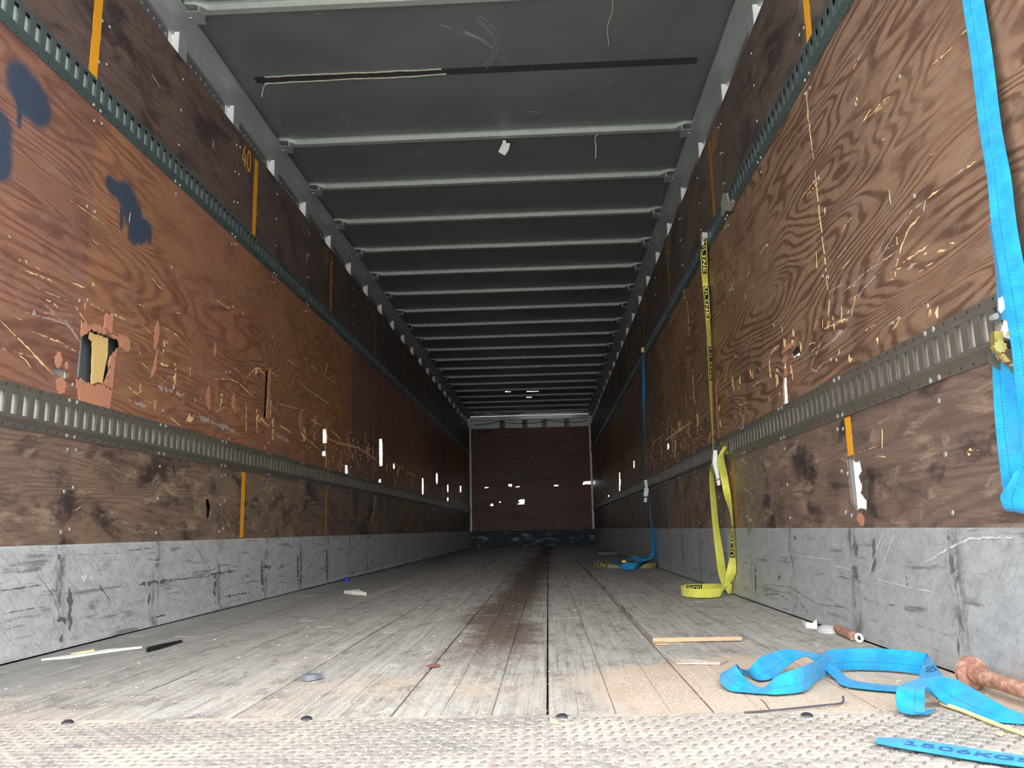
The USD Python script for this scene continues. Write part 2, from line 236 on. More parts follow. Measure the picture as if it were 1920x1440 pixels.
'holes_blind':{'L':[[(-.552,1.003),(-.529,1.018),(-.5,1.042),(-.446,1.038),(-.379,1.045),(-.326,1.05),(-.31,1.026),(-.348,.991),(-.365,.98),(-.375,.946),(-.366,.928),(-.382,.893),(-.396,.875),(-.46,.857),(-.529,.864),(-.559,.865)],[(-.695,.862),(-.656,.876),(-.624,.876),(-.601,.87),(-.601,.854),(-.643,.849),(-.685,.852)],[(1.18,1.236),(1.221,1.245),(1.214,.978),(1.165,.971)],[(3.75,.66),(4.095,.669),(3.927,.495),(3.765,.397)],[(.481,.504),(.509,.51),(.548,.473),(.536,.424),(.504,.41),(.492,.459)]],'R':[[(-.14,.968),(-.199,.974),(-.254,.973),(-.25,.935),(-.202,.94),(-.157,.937)]]},
'veneer':{'L':[[(-.563,.859),(-.523,.86),(-.465,.853),(-.423,.865),(-.389,.86),(-.343,.859),(-.354,.79),(-.534,.789)],[(-.365,.98),(-.333,1.007),(-.341,.933),(-.343,.859),(-.396,.875),(-.382,.893),(-.368,.896),(-.378,.907),(-.359,.936),(-.379,.939)],[(-.423,1.118),(-.4,1.12),(-.373,1.132),(-.369,1.061),(-.422,1.067)],[(-.523,1.053),(-.471,1.064),(-.405,1.068),(-.413,1.046),(-.49,1.043)],[(-.38,1.055),(-.34,1.058),(-.299,1.072),(-.248,1.064),(-.241,1.035),(-.255,1.018),(-.292,1.02),(-.311,1.025),(-.32,1.047),(-.367,1.045)],[(-.56,1.059),(-.523,1.05),(-.5,1.042),(-.529,1.018),(-.552,1.003)]],'R':[]},
'woodpiece':[(-.489,1.037),(-.446,1.038),(-.376,1.043),(-.373,.979),(-.382,.938),(-.391,.879),(-.457,.859),(-.464,.971),(-.469,1.007),(-.492,1.014)],
'spray':[([(-.945,1.682),(-.877,1.661)],.068),([(-.447,1.595),(-.347,1.584)],.028),([(-.336,1.589),(-.257,1.519)],.058),([(-.274,1.469),(-.176,1.525)],.036),([(-1.026,1.5),(-1.013,1.408)],.055),([(-.952,1.626),(-.941,1.554)],.004),([(-.855,1.655),(-.85,1.62)],.004),([(-.365,1.528),(-.361,1.465)],.004)],
'c':{'s1':[(.659,.067,2.613),(.673,.177,2.613),(.675,.294,2.613),(.691,.437,2.613)],
's2':[(.667,1.188,2.613),(.656,1.263,2.613),(.666,1.381,2.613),(.666,1.483,2.613),(.675,1.591,2.613)],
'scr':[(.054,.169,2.613),(.119,.292,2.613),(.118,.419,2.613),(.061,.55,2.613)],
'scr2':[(-.016,.262,2.613),(.065,.33,2.613),(.112,.397,2.613)]},
'straps':{'floor_a':[[[1.137,-1.639,.004],[1.162,-1.598,.006]],[[1.095,-1.609,.004],[1.124,-1.571,.008]],[[1.061,-1.593,.004],[1.094,-1.563,.018]],[[1.043,-1.562,.004],[1.078,-1.537,.03]],[[1.031,-1.489,.006],[1.077,-1.469,.038]],[[1.019,-1.47,.017],[1.07,-1.435,.044]],[[1.003,-1.475,.035],[1.037,-1.44,.05]],[[.992,-1.485,.04],[.987,-1.437,.042]],[[.981,-1.5,.031],[.935,-1.5,.044]],[[.977,-1.505,.017],[.924,-1.515,.027]],[[.955,-1.555,.012],[.926,-1.517,.007]],[[.973,-1.532,.006],[.934,-1.56,.011]],[[1.0,-1.496,.006],[.97,-1.533,.012]]],
'floor_b':[[[1.041,-1.418,.006],[1.043,-1.374,.025]],[[1.036,-1.36,.026],[1.1,-1.32,.026]],[[1.077,-1.28,.036],[1.133,-1.22,.035]],[[1.131,-1.17,.027],[1.159,-1.134,.041]],[[1.131,-1.151,.004],[1.146,-1.151,.049]],[[1.107,-1.127,.004],[1.118,-1.127,.052]],[[1.077,-1.104,.004],[1.082,-1.104,.052]],[[1.037,-1.092,.004],[1.042,-1.092,.052]],[[.995,-1.086,.004],[.995,-1.086,.051]],[[.954,-1.11,.004],[.942,-1.11,.051]],[[.889,-1.203,.004],[.901,-1.178,.043]],[[.82,-1.319,.004],[.819,-1.309,.049]],[[.761,-1.347,.004],[.771,-1.309,.032]],[[.732,-1.338,.004],[.745,-1.292,.006]],[[.7,-1.322,.004],[.719,-1.28,.017]],[[.673,-1.298,.004],[.706,-1.268,.034]],[[.668,-1.242,.012],[.708,-1.222,.042]],[[.695,-1.15,.014],[.734,-1.124,.024]],[[.744,-1.11,.005],[.753,-1.063,.007]],[[.761,-1.198,.004],[.751,-1.154,.02]],[[.804,-1.172,.006],[.774,-1.162,.045]],[[.849,-1.13,.025],[.847,-1.09,.051]],[[.887,-1.13,.043],[.893,-1.083,.047]],[[.914,-1.14,.024],[.937,-1.1,.037]],[[.926,-1.19,.006],[.953,-1.151,.015]],[[.918,-1.268,.004],[.948,-1.231,.009]],[[.955,-1.31,.004],[.979,-1.269,.007]],[[1.002,-1.339,.004],[1.024,-1.296,.006]],[[1.028,-1.37,.004],[1.05,-1.327,.004]]],
'tail':[[[.8,-1.725,.007],[.816,-1.694,.007]],[[.827,-1.755,.007],[.857,-1.705,.007]],[[.855,-1.779,.007],[.888,-1.728,.007]],[[.886,-1.808,.007],[.922,-1.756,.007]],[[.918,-1.832,.007],[.952,-1.783,.007]],[[.949,-1.853,.007],[.984,-1.806,.007]],[[.98,-1.883,.007],[1.016,-1.838,.007]]],
'blue_up':[[[1.208,-1.53,1.48],[1.216,-1.58,1.44]],[[1.202,-1.53,1.405],[1.214,-1.58,1.368]],[[1.197,-1.54,1.277],[1.209,-1.59,1.243]],[[1.191,-1.545,1.109],[1.203,-1.595,1.082]],[[1.19,-1.55,1.005],[1.204,-1.6,.98]],[[1.186,-1.55,.905],[1.202,-1.6,.884]],[[1.186,-1.555,.795],[1.202,-1.605,.778]],[[1.184,-1.56,.71],[1.203,-1.61,.696]],[[1.185,-1.56,.648],[1.204,-1.61,.636]],[[1.183,-1.56,.607],[1.203,-1.61,.597]],[[1.182,-1.56,.527],[1.199,-1.61,.52]],[[1.179,-1.56,.449],[1.194,-1.61,.444]]],
'blue_back':[[[1.22,-1.485,.93],[1.207,-1.527,.912]],[[1.22,-1.485,.839],[1.207,-1.528,.824]],[[1.215,-1.485,.773],[1.206,-1.53,.759]],[[1.211,-1.485,.729],[1.205,-1.531,.717]]],
'blue_down':[[[1.193,-1.485,.665],[1.199,-1.531,.653]],[[1.187,-1.485,.622],[1.2,-1.53,.613]],[[1.18,-1.485,.538],[1.201,-1.527,.531]],[[1.177,-1.485,.455],[1.202,-1.525,.451]],[[1.177,-1.485,.404],[1.202,-1.526,.402]],[[1.175,-1.487,.369],[1.22,-1.5,.363]],[[1.172,-1.5,.357],[1.219,-1.51,.348]],[[1.154,-1.52,.362],[1.202,-1.53,.348]],[[1.145,-1.53,.383],[1.193,-1.54,.362]],[[1.151,-1.54,.397],[1.202,-1.545,.41]],[[1.171,-1.54,.426],[1.215,-1.548,.449]]],
'yel_up':[[[1.214,1.1,1.886],[1.211,1.057,1.866]],[[1.199,1.1,1.841],[1.211,1.055,1.852]],[[1.185,1.1,1.792],[1.211,1.062,1.778]],[[1.182,1.1,1.665],[1.22,1.128,1.673]],[[1.186,1.1,1.544],[1.205,1.058,1.531]],[[1.188,1.1,1.396],[1.218,1.137,1.404]],[[1.186,1.1,1.249],[1.214,1.138,1.257]],[[1.182,1.1,1.018],[1.204,1.142,1.025]],[[1.182,1.1,.848],[1.199,1.145,.853]],[[1.179,1.1,.709],[1.194,1.146,.712]]],
'yel_left':[[[1.155,1.06,.645],[1.173,1.104,.653]],[[1.142,1.06,.569],[1.174,1.095,.576]],[[1.142,1.06,.407],[1.178,1.091,.413]],[[1.143,1.06,.34],[1.18,1.091,.342]],[[1.148,1.06,.221],[1.189,1.083,.23]],[[1.155,1.06,.116],[1.197,1.079,.13]],[[1.169,1.06,.053],[1.209,1.083,.066]],[[1.199,1.06,.003],[1.22,1.06,.044]],[[1.216,1.06,.006],[1.214,1.03,.043]]],
'yel_right':[[[1.202,.95,.731],[1.207,.903,.721]],[[1.166,.95,.663],[1.204,.972,.683]],[[1.174,.95,.588],[1.216,.973,.588]],[[1.188,.95,.482],[1.21,.908,.485]],[[1.207,.95,.416],[1.21,.902,.415]],[[1.214,.95,.338],[1.21,.902,.338]],[[1.207,.95,.274],[1.21,.902,.279]],[[1.197,.95,.197],[1.21,.904,.198]],[[1.173,.95,.116],[1.219,.95,.115]],[[1.155,.95,.051],[1.195,.973,.063]],[[1.117,.881,.004],[1.138,.895,.045]],[[1.036,.839,.004],[1.048,.864,.043]],[[.98,.88,.004],[.99,.908,.042]],[[.956,.961,.004],[.961,.983,.046]],[[.977,1.101,.004],[.983,1.127,.044]],[[1.042,1.154,.004],[1.05,1.181,.043]],[[1.126,1.169,.004],[1.134,1.196,.043]],[[1.201,1.186,.004],[1.21,1.218,.039]]],
'fblue_up':[[[1.22,3.95,1.892],[1.214,3.903,1.882]],[[1.203,3.95,1.804],[1.214,3.903,1.803]],[[1.198,3.95,1.696],[1.215,3.909,1.678]],[[1.185,3.95,1.405],[1.214,3.988,1.411]],[[1.185,3.95,1.119],[1.205,3.994,1.123]],[[1.182,3.95,.883],[1.197,3.996,.886]],[[1.177,3.95,.733],[1.192,3.996,.736]]],
'fblue_l1':[[[1.171,3.8,.665],[1.19,3.844,.667]],[[1.177,3.8,.53],[1.197,3.844,.53]],[[1.177,3.8,.35],[1.199,3.843,.35]],[[1.185,3.8,.239],[1.213,3.838,.246]],[[1.174,3.8,.129],[1.21,3.83,.14]],[[1.135,3.8,.063],[1.18,3.8,.076]],[[1.085,3.8,.047],[1.116,3.827,.072]],[[1.032,3.8,.057],[1.038,3.843,.077]]],
'fblue_l2':[[[1.181,3.85,.645],[1.191,3.897,.647]],[[1.189,3.85,.373],[1.202,3.896,.373]],[[1.207,3.85,.292],[1.21,3.802,.291]],[[1.22,3.85,.193],[1.214,3.802,.194]],[[1.22,3.85,.104],[1.214,3.802,.106]],[[1.199,3.85,.043],[1.211,3.803,.044]]],
'fblue_pile':[[[.863,3.847,.005],[.875,3.847,.076]],[[.888,3.484,.005],[.871,3.504,.046]],[[.942,3.463,.005],[.944,3.463,.059]],[[1.016,3.52,.005],[1.044,3.52,.055]],[[1.158,4.327,.005],[1.195,4.327,.061]],[[1.22,4.857,.005],[1.22,4.877,.055]],[[1.201,4.901,.02],[1.207,4.934,.055]],[[1.076,4.957,.01],[1.065,4.997,.034]],[[.945,4.53,.01],[.939,4.559,.048]]],
'fyel_tail':[[[.681,3.826,.005],[.688,3.873,.012]],[[.7,3.986,.006],[.716,3.996,.055]],[[.738,3.804,.005],[.755,3.814,.057]],[[.782,3.609,.005],[.798,3.619,.047]],[[.826,3.507,.005],[.851,3.532,.037]],[[.88,3.487,.005],[.906,3.525,.019]]],
'fyel_coil':[[[1.029,3.601,.005],[1.074,3.601,.03]],[[1.1,3.573,.005],[1.114,3.594,.046]],[[1.196,3.714,.005],[1.207,3.742,.043]],[[1.22,4.072,.005],[1.217,4.042,.042]],[[1.22,4.742,.005],[1.216,4.706,.036]],[[1.191,5.298,.005],[1.193,5.298,.053]],[[1.113,5.065,.005],[1.107,5.096,.041]]]},
'rat':{'arm':[(1.198,.74),(1.208,.74),(1.208,.723),(1.201,.7),(1.193,.703),(1.194,.719),(1.192,.728)],
'handle':[(1.208,.769),(1.218,.768),(1.217,.744),(1.221,.701),(1.221,.683),(1.208,.682),(1.196,.686),(1.199,.694),(1.21,.717),(1.212,.732),(1.205,.745)],
'block':[(1.172,.695),(1.188,.695),(1.186,.675),(1.171,.675)],
'plate':[(1.172,.657),(1.198,.659),(1.208,.633),(1.209,.621),(1.219,.61),(1.22,.601),(1.212,.598),(1.202,.609),(1.195,.615),(1.193,.622),(1.172,.64),(1.168,.647)],
'pawl':[(1.172,.648),(1.178,.65),(1.189,.633),(1.183,.632),(1.178,.632)],
'bar':[(1.194,.68),(1.216,.679),(1.217,.667),(1.196,.668)],
'sticker':[(1.204,.697),(1.214,.696),(1.215,.689),(1.202,.69)],
'gear':[(1.172,-1.53,.662)],
'bolt':[(1.192,-1.51,.73)],
'bolt2':[(1.209,-1.53,.602)],
'bolt3':[(1.196,-1.53,.628)]},
'fit':[(.605,1.928),(.546,1.904),(.528,1.859),(.521,1.845),(.457,1.832),(.443,1.812),(.529,1.804),(.598,1.841),(.662,1.835),(.669,1.906)],
'fit2':[(.488,1.849),(.443,1.813),(.524,1.803),(.535,1.817),(.525,1.834)],
'ywhite':[(1.158,.714),(1.174,.713),(1.173,.637),(1.177,.573),(1.165,.564),(1.162,.586),(1.149,.644)],
'ywhite2':[(1.163,.559),(1.179,.567),(1.181,.541),(1.169,.535)],
'yhook':[(1.049,.762),(.954,.745),(.928,.695),(.877,.686),(1.0,.691),(1.039,.703)],
'fwhite':[(1.139,.731),(1.161,.731),(1.165,.662),(1.173,.649),(1.16,.593),(1.132,.591),(1.127,.613),(1.138,.637),(1.131,.656),(1.144,.665)],
'fwhite2':[(1.132,.581),(1.155,.578),(1.15,.544),(1.127,.545)],
'fl':{'white':[(-.869,1.563),(-.848,1.615),(-.8,1.624),(-.711,1.454),(-.698,1.38),(-.8,1.474)],
'chip':[(-.286,-1.096),(-.284,-1.062),(-.264,-1.035),(-.24,-1.079),(-.253,-1.105),(-.27,-1.117)],
'black':[(-.919,-.597),(-.931,-.486),(-.918,-.367),(-.902,-.393),(-.902,-.545),(-.91,-.608)],
'sl1':[(-1.15,-.743),(-1.12,-.659),(-1.068,-.55),(-.969,-.527),(-1.036,-.606),(-1.088,-.711)],
'sl2':[(-1.142,-.617),(-1.098,-.568),(-1.088,-.585),(-1.134,-.628)],
'paper':[(1.188,-.214),(1.185,-.287),(1.225,-.204),(1.207,-.29),(1.185,-.329),(1.166,-.298)],
'spl':[(.623,-.917),(.665,-.936),(.737,-.943),(.757,-.92),(.724,-.973),(.619,-.956)],
'twig':[(.657,-1.498),(.702,-1.488),(.767,-1.466),(.822,-1.446),(.857,-1.43),(.869,-1.403)],
'stick':[(1.028,-1.458),(1.036,-1.51),(1.039,-1.573),(1.043,-1.631),(1.05,-1.685)],
'leaf':[(1.013,-1.667),(1.025,-1.657),(1.029,-1.664),(1.016,-1.677)],
'yel':[(.303,-1.53),(.315,-1.546),(.313,-1.558),(.302,-1.542)],
'stick2':[(.315,-1.562),(.334,-1.567)]}}

# ------------------------------------------------------------------ materials
def plain(name, col, rough=0.6, metal=0.0, var=0.12, scale=20.0, spec=0.4, bump=0.0, stretch=(1, 1, 1)):
    g = G(); p = g.map(g.pos(), stretch)
    n = g.noise(p, scale, 5, 0.6)
    c = g.mix(n, tuple(x * (1 - var) for x in col), tuple(min(1, x * (1 + var)) for x in col))
    k = dict(base_color=c, roughness=rough, metallic=metal, specular_ior_level=spec)
    if bump: k['normal'] = g.bump(n, bump, 0.003)
    return g.make(name, g.bsdf(**k))

def plywood(name, light, mid, dark, smear, grain=0.78, blot=0.45, spray=(), warm=None, seed=0.0, freq=34.0):
    g = G(); pos = g.pos()
    rnd = g.add('object_info', 'random')
    q = g.map(pos, (1, 1, 1), (seed, seed * 1.7, 0))
    field = g.noise(g.map(q, (0.3, 0.62, 3.8)), 1.0, 2.0, 0.42, 0.25)
    jit = g.noise(g.map(q, (1, 9.0, 46.0)), 1.0, 2, 0.6)
    lines = g.math('sine', g.math('multiply_add', field, freq * 5.2, g.math('multiply', jit, 3.6)))
    lines = g.step(lines, -0.35, 0.95)
    fig = g.step(g.noise(g.map(q, (1, 1.1, 2.0)), 1.1, 3, 0.55), 0.30, 0.52)          # where the figure shows at all
    fib = g.noise(g.map(q, (1, 9.0, 170.0)), 1.0, 3, 0.6)
    blo = g.noise(g.map(q, (1, 2.2, 4.2)), 1.5, 6, 0.66, 0.5)
    col = g.mix(g.math('multiply', g.math('multiply', lines, fig), grain), light, mid)
    col = g.mix(g.math('multiply', g.step(fib, 0.42, 0.7), 0.35), col, mid)
    col = g.mix(g.math('multiply', g.step(blo, 0.47, 0.64), blot), col, dark)
    sm = g.noise(g.map(q, (1, 3.2, 9.0), (3, 11, 5)), 1.7, 7, 0.72, 0.5)
    col = g.mix(g.math('multiply', g.step(sm, 0.52, 0.66), 0.55), col, smear)
    kn = g.add('voronoi_texture', 'distance', vector=g.map(q, (1, 1.5, 2.6)), scale=1.7, randomness=1.0)
    col = g.mix(g.math('multiply', g.math('subtract', 1.0, g.step(kn, 0.025, 0.065), clamp=True), 0.55), col, dark)
    col = g.add('hsv', 'color', hue=g.math('multiply_add', rnd, 0.016, 0.492), saturation=g.math('multiply_add', rnd, 0.2, 0.9), value=g.math('multiply_add', rnd, 0.34, 0.84), color=col)
    for (a, b), r in spray:
        # soft-edged black paint: the distance from a short stroke on the wall, roughened by noise
        ax = np.array([0, a[0], a[1]]); bx = np.array([0, b[0], b[1]]); dv = bx - ax; L2 = float(dv @ dv)
        rel = g.add('vector_math', 'vector', math_type='subtract', vector1=pos, vector2=tuple(map(float, ax)))
        t = g.math('multiply', g.add('vector_math', 'value', math_type='dot_product', vector1=rel, vector2=tuple(map(float, dv))), 1.0 / L2, clamp=True)
        near = g.add('vector_math', 'vector', math_type='scale', vector1=tuple(map(float, dv)), scale=t)
        off = g.add('vector_math', 'vector', math_type='multiply', vector1=g.add('vector_math', 'vector', math_type='subtract', vector1=rel, vector2=near), vector2=(0, 1, 1))
        dist = g.add('vector_math', 'value', math_type='length', vector1=off)
        dist = g.math('multiply_add', g.noise(pos, 22.0, 4, 0.6), 0.03, g.math('add', dist, -0.015))
        m = g.math('subtract', 1.0, g.step(dist, r * 0.80, r * 1.2 + 0.012), clamp=True)
        col = g.mix(g.math('multiply', m, 0.97), col, s2l(58, 70, 86))
    h = g.math('add', g.math('multiply', lines, 0.3), fib)
    return g.make(name, g.bsdf(base_color=col, roughness=g.math('multiply_add', sm, 0.3, 0.32), specular_ior_level=0.45, normal=g.bump(h, 0.22, 0.002)))

M = {}
M['ply_mid_left'] = plywood('ply_mid_left', s2l(158, 111, 85), s2l(102, 64, 50), s2l(98, 66, 54), s2l(156, 122, 100), spray=D['spray'], seed=1.0, grain=0.52)
M['ply_mid_left_far'] = plywood('ply_mid_left_far', s2l(158, 111, 85), s2l(102, 64, 50), s2l(98, 66, 54), s2l(156, 122, 100), seed=1.0, grain=0.52)
M['ply_mid_right'] = plywood('ply_mid_right', s2l(154, 121, 90), s2l(90, 59, 40), s2l(86, 60, 44), s2l(150, 126, 102), seed=5.0)
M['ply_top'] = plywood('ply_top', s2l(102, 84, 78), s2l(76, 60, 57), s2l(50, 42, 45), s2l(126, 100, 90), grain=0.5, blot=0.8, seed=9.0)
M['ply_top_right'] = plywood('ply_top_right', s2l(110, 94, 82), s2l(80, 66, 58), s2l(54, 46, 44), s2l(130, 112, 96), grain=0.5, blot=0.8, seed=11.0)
M['ply_low'] = plywood('ply_low', s2l(128, 106, 90), s2l(84, 66, 57), s2l(50, 43, 43), s2l(176, 152, 126), grain=0.4, blot=0.9, seed=14.0)
M['ply_front'] = plywood('ply_front', s2l(112, 66, 50), s2l(70, 38, 30), s2l(58, 34, 30), s2l(112, 74, 58), grain=1.0, blot=0.4, seed=21.0, freq=40.0)
M['splinter'] = plain('splinter', s2l(232, 194, 140), 0.7, var=0.25, scale=120.0)
M['veneer'] = plain('veneer', s2l(194, 134, 104), 0.7, var=0.28, scale=60.0, stretch=(1, 6, 1))
M['raw_wood'] = plain('raw_wood', s2l(226, 190, 122), 0.65, var=0.16, scale=14.0, stretch=(1, 5, 1))
M['tan_edge'] = plain('tan_edge', s2l(200, 164, 128), 0.7, var=0.22, scale=60.0)
M['scratch'] = plain('scratch', s2l(150, 154, 152), 0.7, var=0.2, scale=60.0)
M['stain'] = plain('stain', s2l(62, 62, 66), 0.8, var=0.35, scale=30.0)
M['chalk'] = plain('chalk', s2l(168, 152, 140), 0.8, var=0.3, scale=60.0)
M['crack'] = plain('crack', s2l(44, 32, 28), 0.9)
M['track_low'] = plain('track_low', s2l(112, 106, 96), 0.45, 0.35, var=0.3, scale=18.0, spec=0.5, bump=0.1)
M['track_high'] = plain('track_high', s2l(84, 98, 96), 0.42, 0.3, var=0.25, scale=18.0, spec=0.5, bump=0.1)
M['track_back_low'] = plain('track_back_low', s2l(246, 240, 228), 0.7, var=0.08, scale=90.0)
M['track_back_high'] = plain('track_back_high', s2l(206, 214, 212), 0.7, var=0.1, scale=90.0)
M['white_post'] = plain('white_post', s2l(246, 246, 244), 0.45, var=0.03, scale=30.0)
M['post_face'] = plain('post_face', s2l(168, 172, 172), 0.5, 0.2, var=0.12, scale=30.0)  # inner faces of the posts, toned greyer than their white sides
M['skin'] = plain('skin', s2l(112, 116, 116), 0.5, 0.2, var=0.15, scale=12.0)
M['rail'] = plain('rail', s2l(184, 188, 187), 0.45, 0.45, var=0.2, scale=70.0, bump=0.1)
M['bow'] = plain('bow', s2l(182, 190, 182), 0.5, 0.3, var=0.22, scale=35.0, bump=0.15)
M['rivet'] = plain('rivet', s2l(208, 208, 200), 0.3, 0.75, var=0.1)
M['yellow_paint'] = plain('yellow_paint', s2l(238, 164, 34), 0.6, var=0.16, scale=24.0)
M['worn_paint'] = plain('worn_paint', s2l(168, 116, 46), 0.7, var=0.45, scale=40.0)
M['scrape'] = plain('scrape', s2l(104, 102, 99), 0.7, var=0.3, scale=50.0)
M['bright_scrape'] = plain('bright_scrape', s2l(214, 213, 208), 0.6, var=0.1)
M['dark'] = plain('dark', s2l(30, 30, 32), 0.8)
M['bolt'] = plain('bolt', s2l(74, 72, 74), 0.5, 0.6, var=0.3, scale=80.0)
M['adhesive'] = plain('adhesive', s2l(196, 190, 172), 0.7, var=0.2, scale=50.0)
M['white_plastic'] = plain('white_plastic', s2l(240, 240, 232), 0.4, var=0.05)
M['gold'] = plain('gold', s2l(222, 200, 120), 0.3, 0.8, var=0.2, scale=60.0)
M['steel'] = plain('steel', s2l(150, 140, 124), 0.35, 0.8, var=0.25, scale=60.0)
M['chrome'] = plain('chrome', s2l(226, 224, 214), 0.3, 0.7, var=0.15, scale=60.0)
M['yellow_print'] = plain('yellow_print', s2l(240, 206, 60), 0.5)
M['ink'] = plain('ink', s2l(20, 20, 22), 0.6)
M['ink_blue'] = plain('ink_blue', s2l(44, 92, 140), 0.6)
M['yellow_ink'] = plain('yellow_ink', s2l(236, 226, 110), 0.6)
M['blue_cap'] = plain('blue_cap', s2l(40, 56, 190), 0.4)
M['chip'] = plain('chip', s2l(120, 122, 130), 0.6, var=0.3, scale=80.0)
M['paper'] = plain('paper', s2l(240, 234, 220), 0.7, var=0.08, scale=60.0)
M['twig'] = plain('twig', s2l(76, 72, 82), 0.6, var=0.3, scale=80.0)
M['stick'] = plain('stick', s2l(240, 214, 150), 0.6, var=0.15, scale=60.0)
M['leaf'] = plain('leaf', s2l(240, 232, 150), 0.6, var=0.1, scale=60.0)
M['dust'] = plain('dust', s2l(226, 208, 184), 0.8, var=0.15, scale=200.0)
M['red_chip'] = plain('red_chip', s2l(138, 92, 80), 0.8, var=0.2, scale=60.0)
M['frame_metal'] = plain('frame_metal', s2l(190, 192, 190), 0.4, 0.4, var=0.15, scale=20.0)

def rust():
    g = G(); p = g.pos(); n = g.noise(p, 60.0, 6, 0.7)
    c = g.ramp(n, [(0.3, s2l(120, 80, 66)), (0.5, s2l(170, 122, 102)), (0.6, s2l(190, 154, 130)), (0.75, s2l(206, 190, 160))])
    return g.make('rust', g.bsdf(base_color=c, roughness=0.75, normal=g.bump(n, 0.5, 0.004)))
M['rust'] = rust()

def clear_plastic():
    g = G(); a = g.add('transparent_bsdf', 'BSDF', color=(0.9, 0.9, 0.9)); b = g.bsdf(base_color=(0.8, 0.8, 0.78), roughness=0.25)
    return g.make('clear_plastic', g.add('mix_closure', 'closure', fac=0.6, closure1=a, closure2=b))
M['clear_plastic'] = clear_plastic()

def webbing(name, col, dark, light, rib=0.0024, line=True, dirt=0.25):
    g = G(); uv = g.add('uvmap', 'UV', attribute='st'); xyz = g.add('separate_xyz', 'x', vector=uv); u = xyz; v = Ref(str(xyz)[:-1] + 'y')
    r = g.math('multiply_add', g.math('sine', g.math('multiply', u, 2 * math.pi / rib)), 0.5, 0.5)
    n = g.noise(g.pos(), 26.0, 5, 0.6)
    c = g.mix(g.step(n, 0.3, 0.75), col, light)
    c = g.mix(g.math('multiply', g.step(r, 0.0, 0.45), -0.3), c, dark) if False else g.mix(g.math('multiply', g.math('subtract', 1.0, g.step(r, 0.05, 0.5), clamp=True), 0.35), c, dark)
    c = g.mix(g.math('multiply', g.step(g.noise(g.pos(), 9.0, 5, 0.7), 0.5, 0.72), dirt), c, tuple(0.5 * a + 0.1 for a in dark))
    if line:
        on = g.math('less_than', g.math('absolute', g.math('subtract', v, 0.36)), 0.012)
        dash = g.math('greater_than', g.math('fraction', g.math('multiply', u, 140.0)), 0.35)
        c = g.mix(g.math('multiply', g.math('multiply', on, dash), 0.8), c, tuple(0.25 * a for a in dark))
    return g.make(name, g.bsdf(base_color=c, roughness=0.65, specular_ior_level=0.3, sheen_weight=0.15, normal=g.bump(r, 0.5, 0.0012)))
M['web_blue'] = webbing('web_blue', s2l(14, 142, 200), s2l(8, 92, 140), s2l(34, 170, 218))
M['web_tan'] = webbing('web_tan', s2l(176, 164, 100), s2l(110, 100, 64), s2l(196, 184, 122), line=False, dirt=0.4)
M['web_yellow'] = webbing('web_yellow', s2l(232, 226, 70), s2l(160, 152, 50), s2l(244, 240, 128), line=False, dirt=0.22)

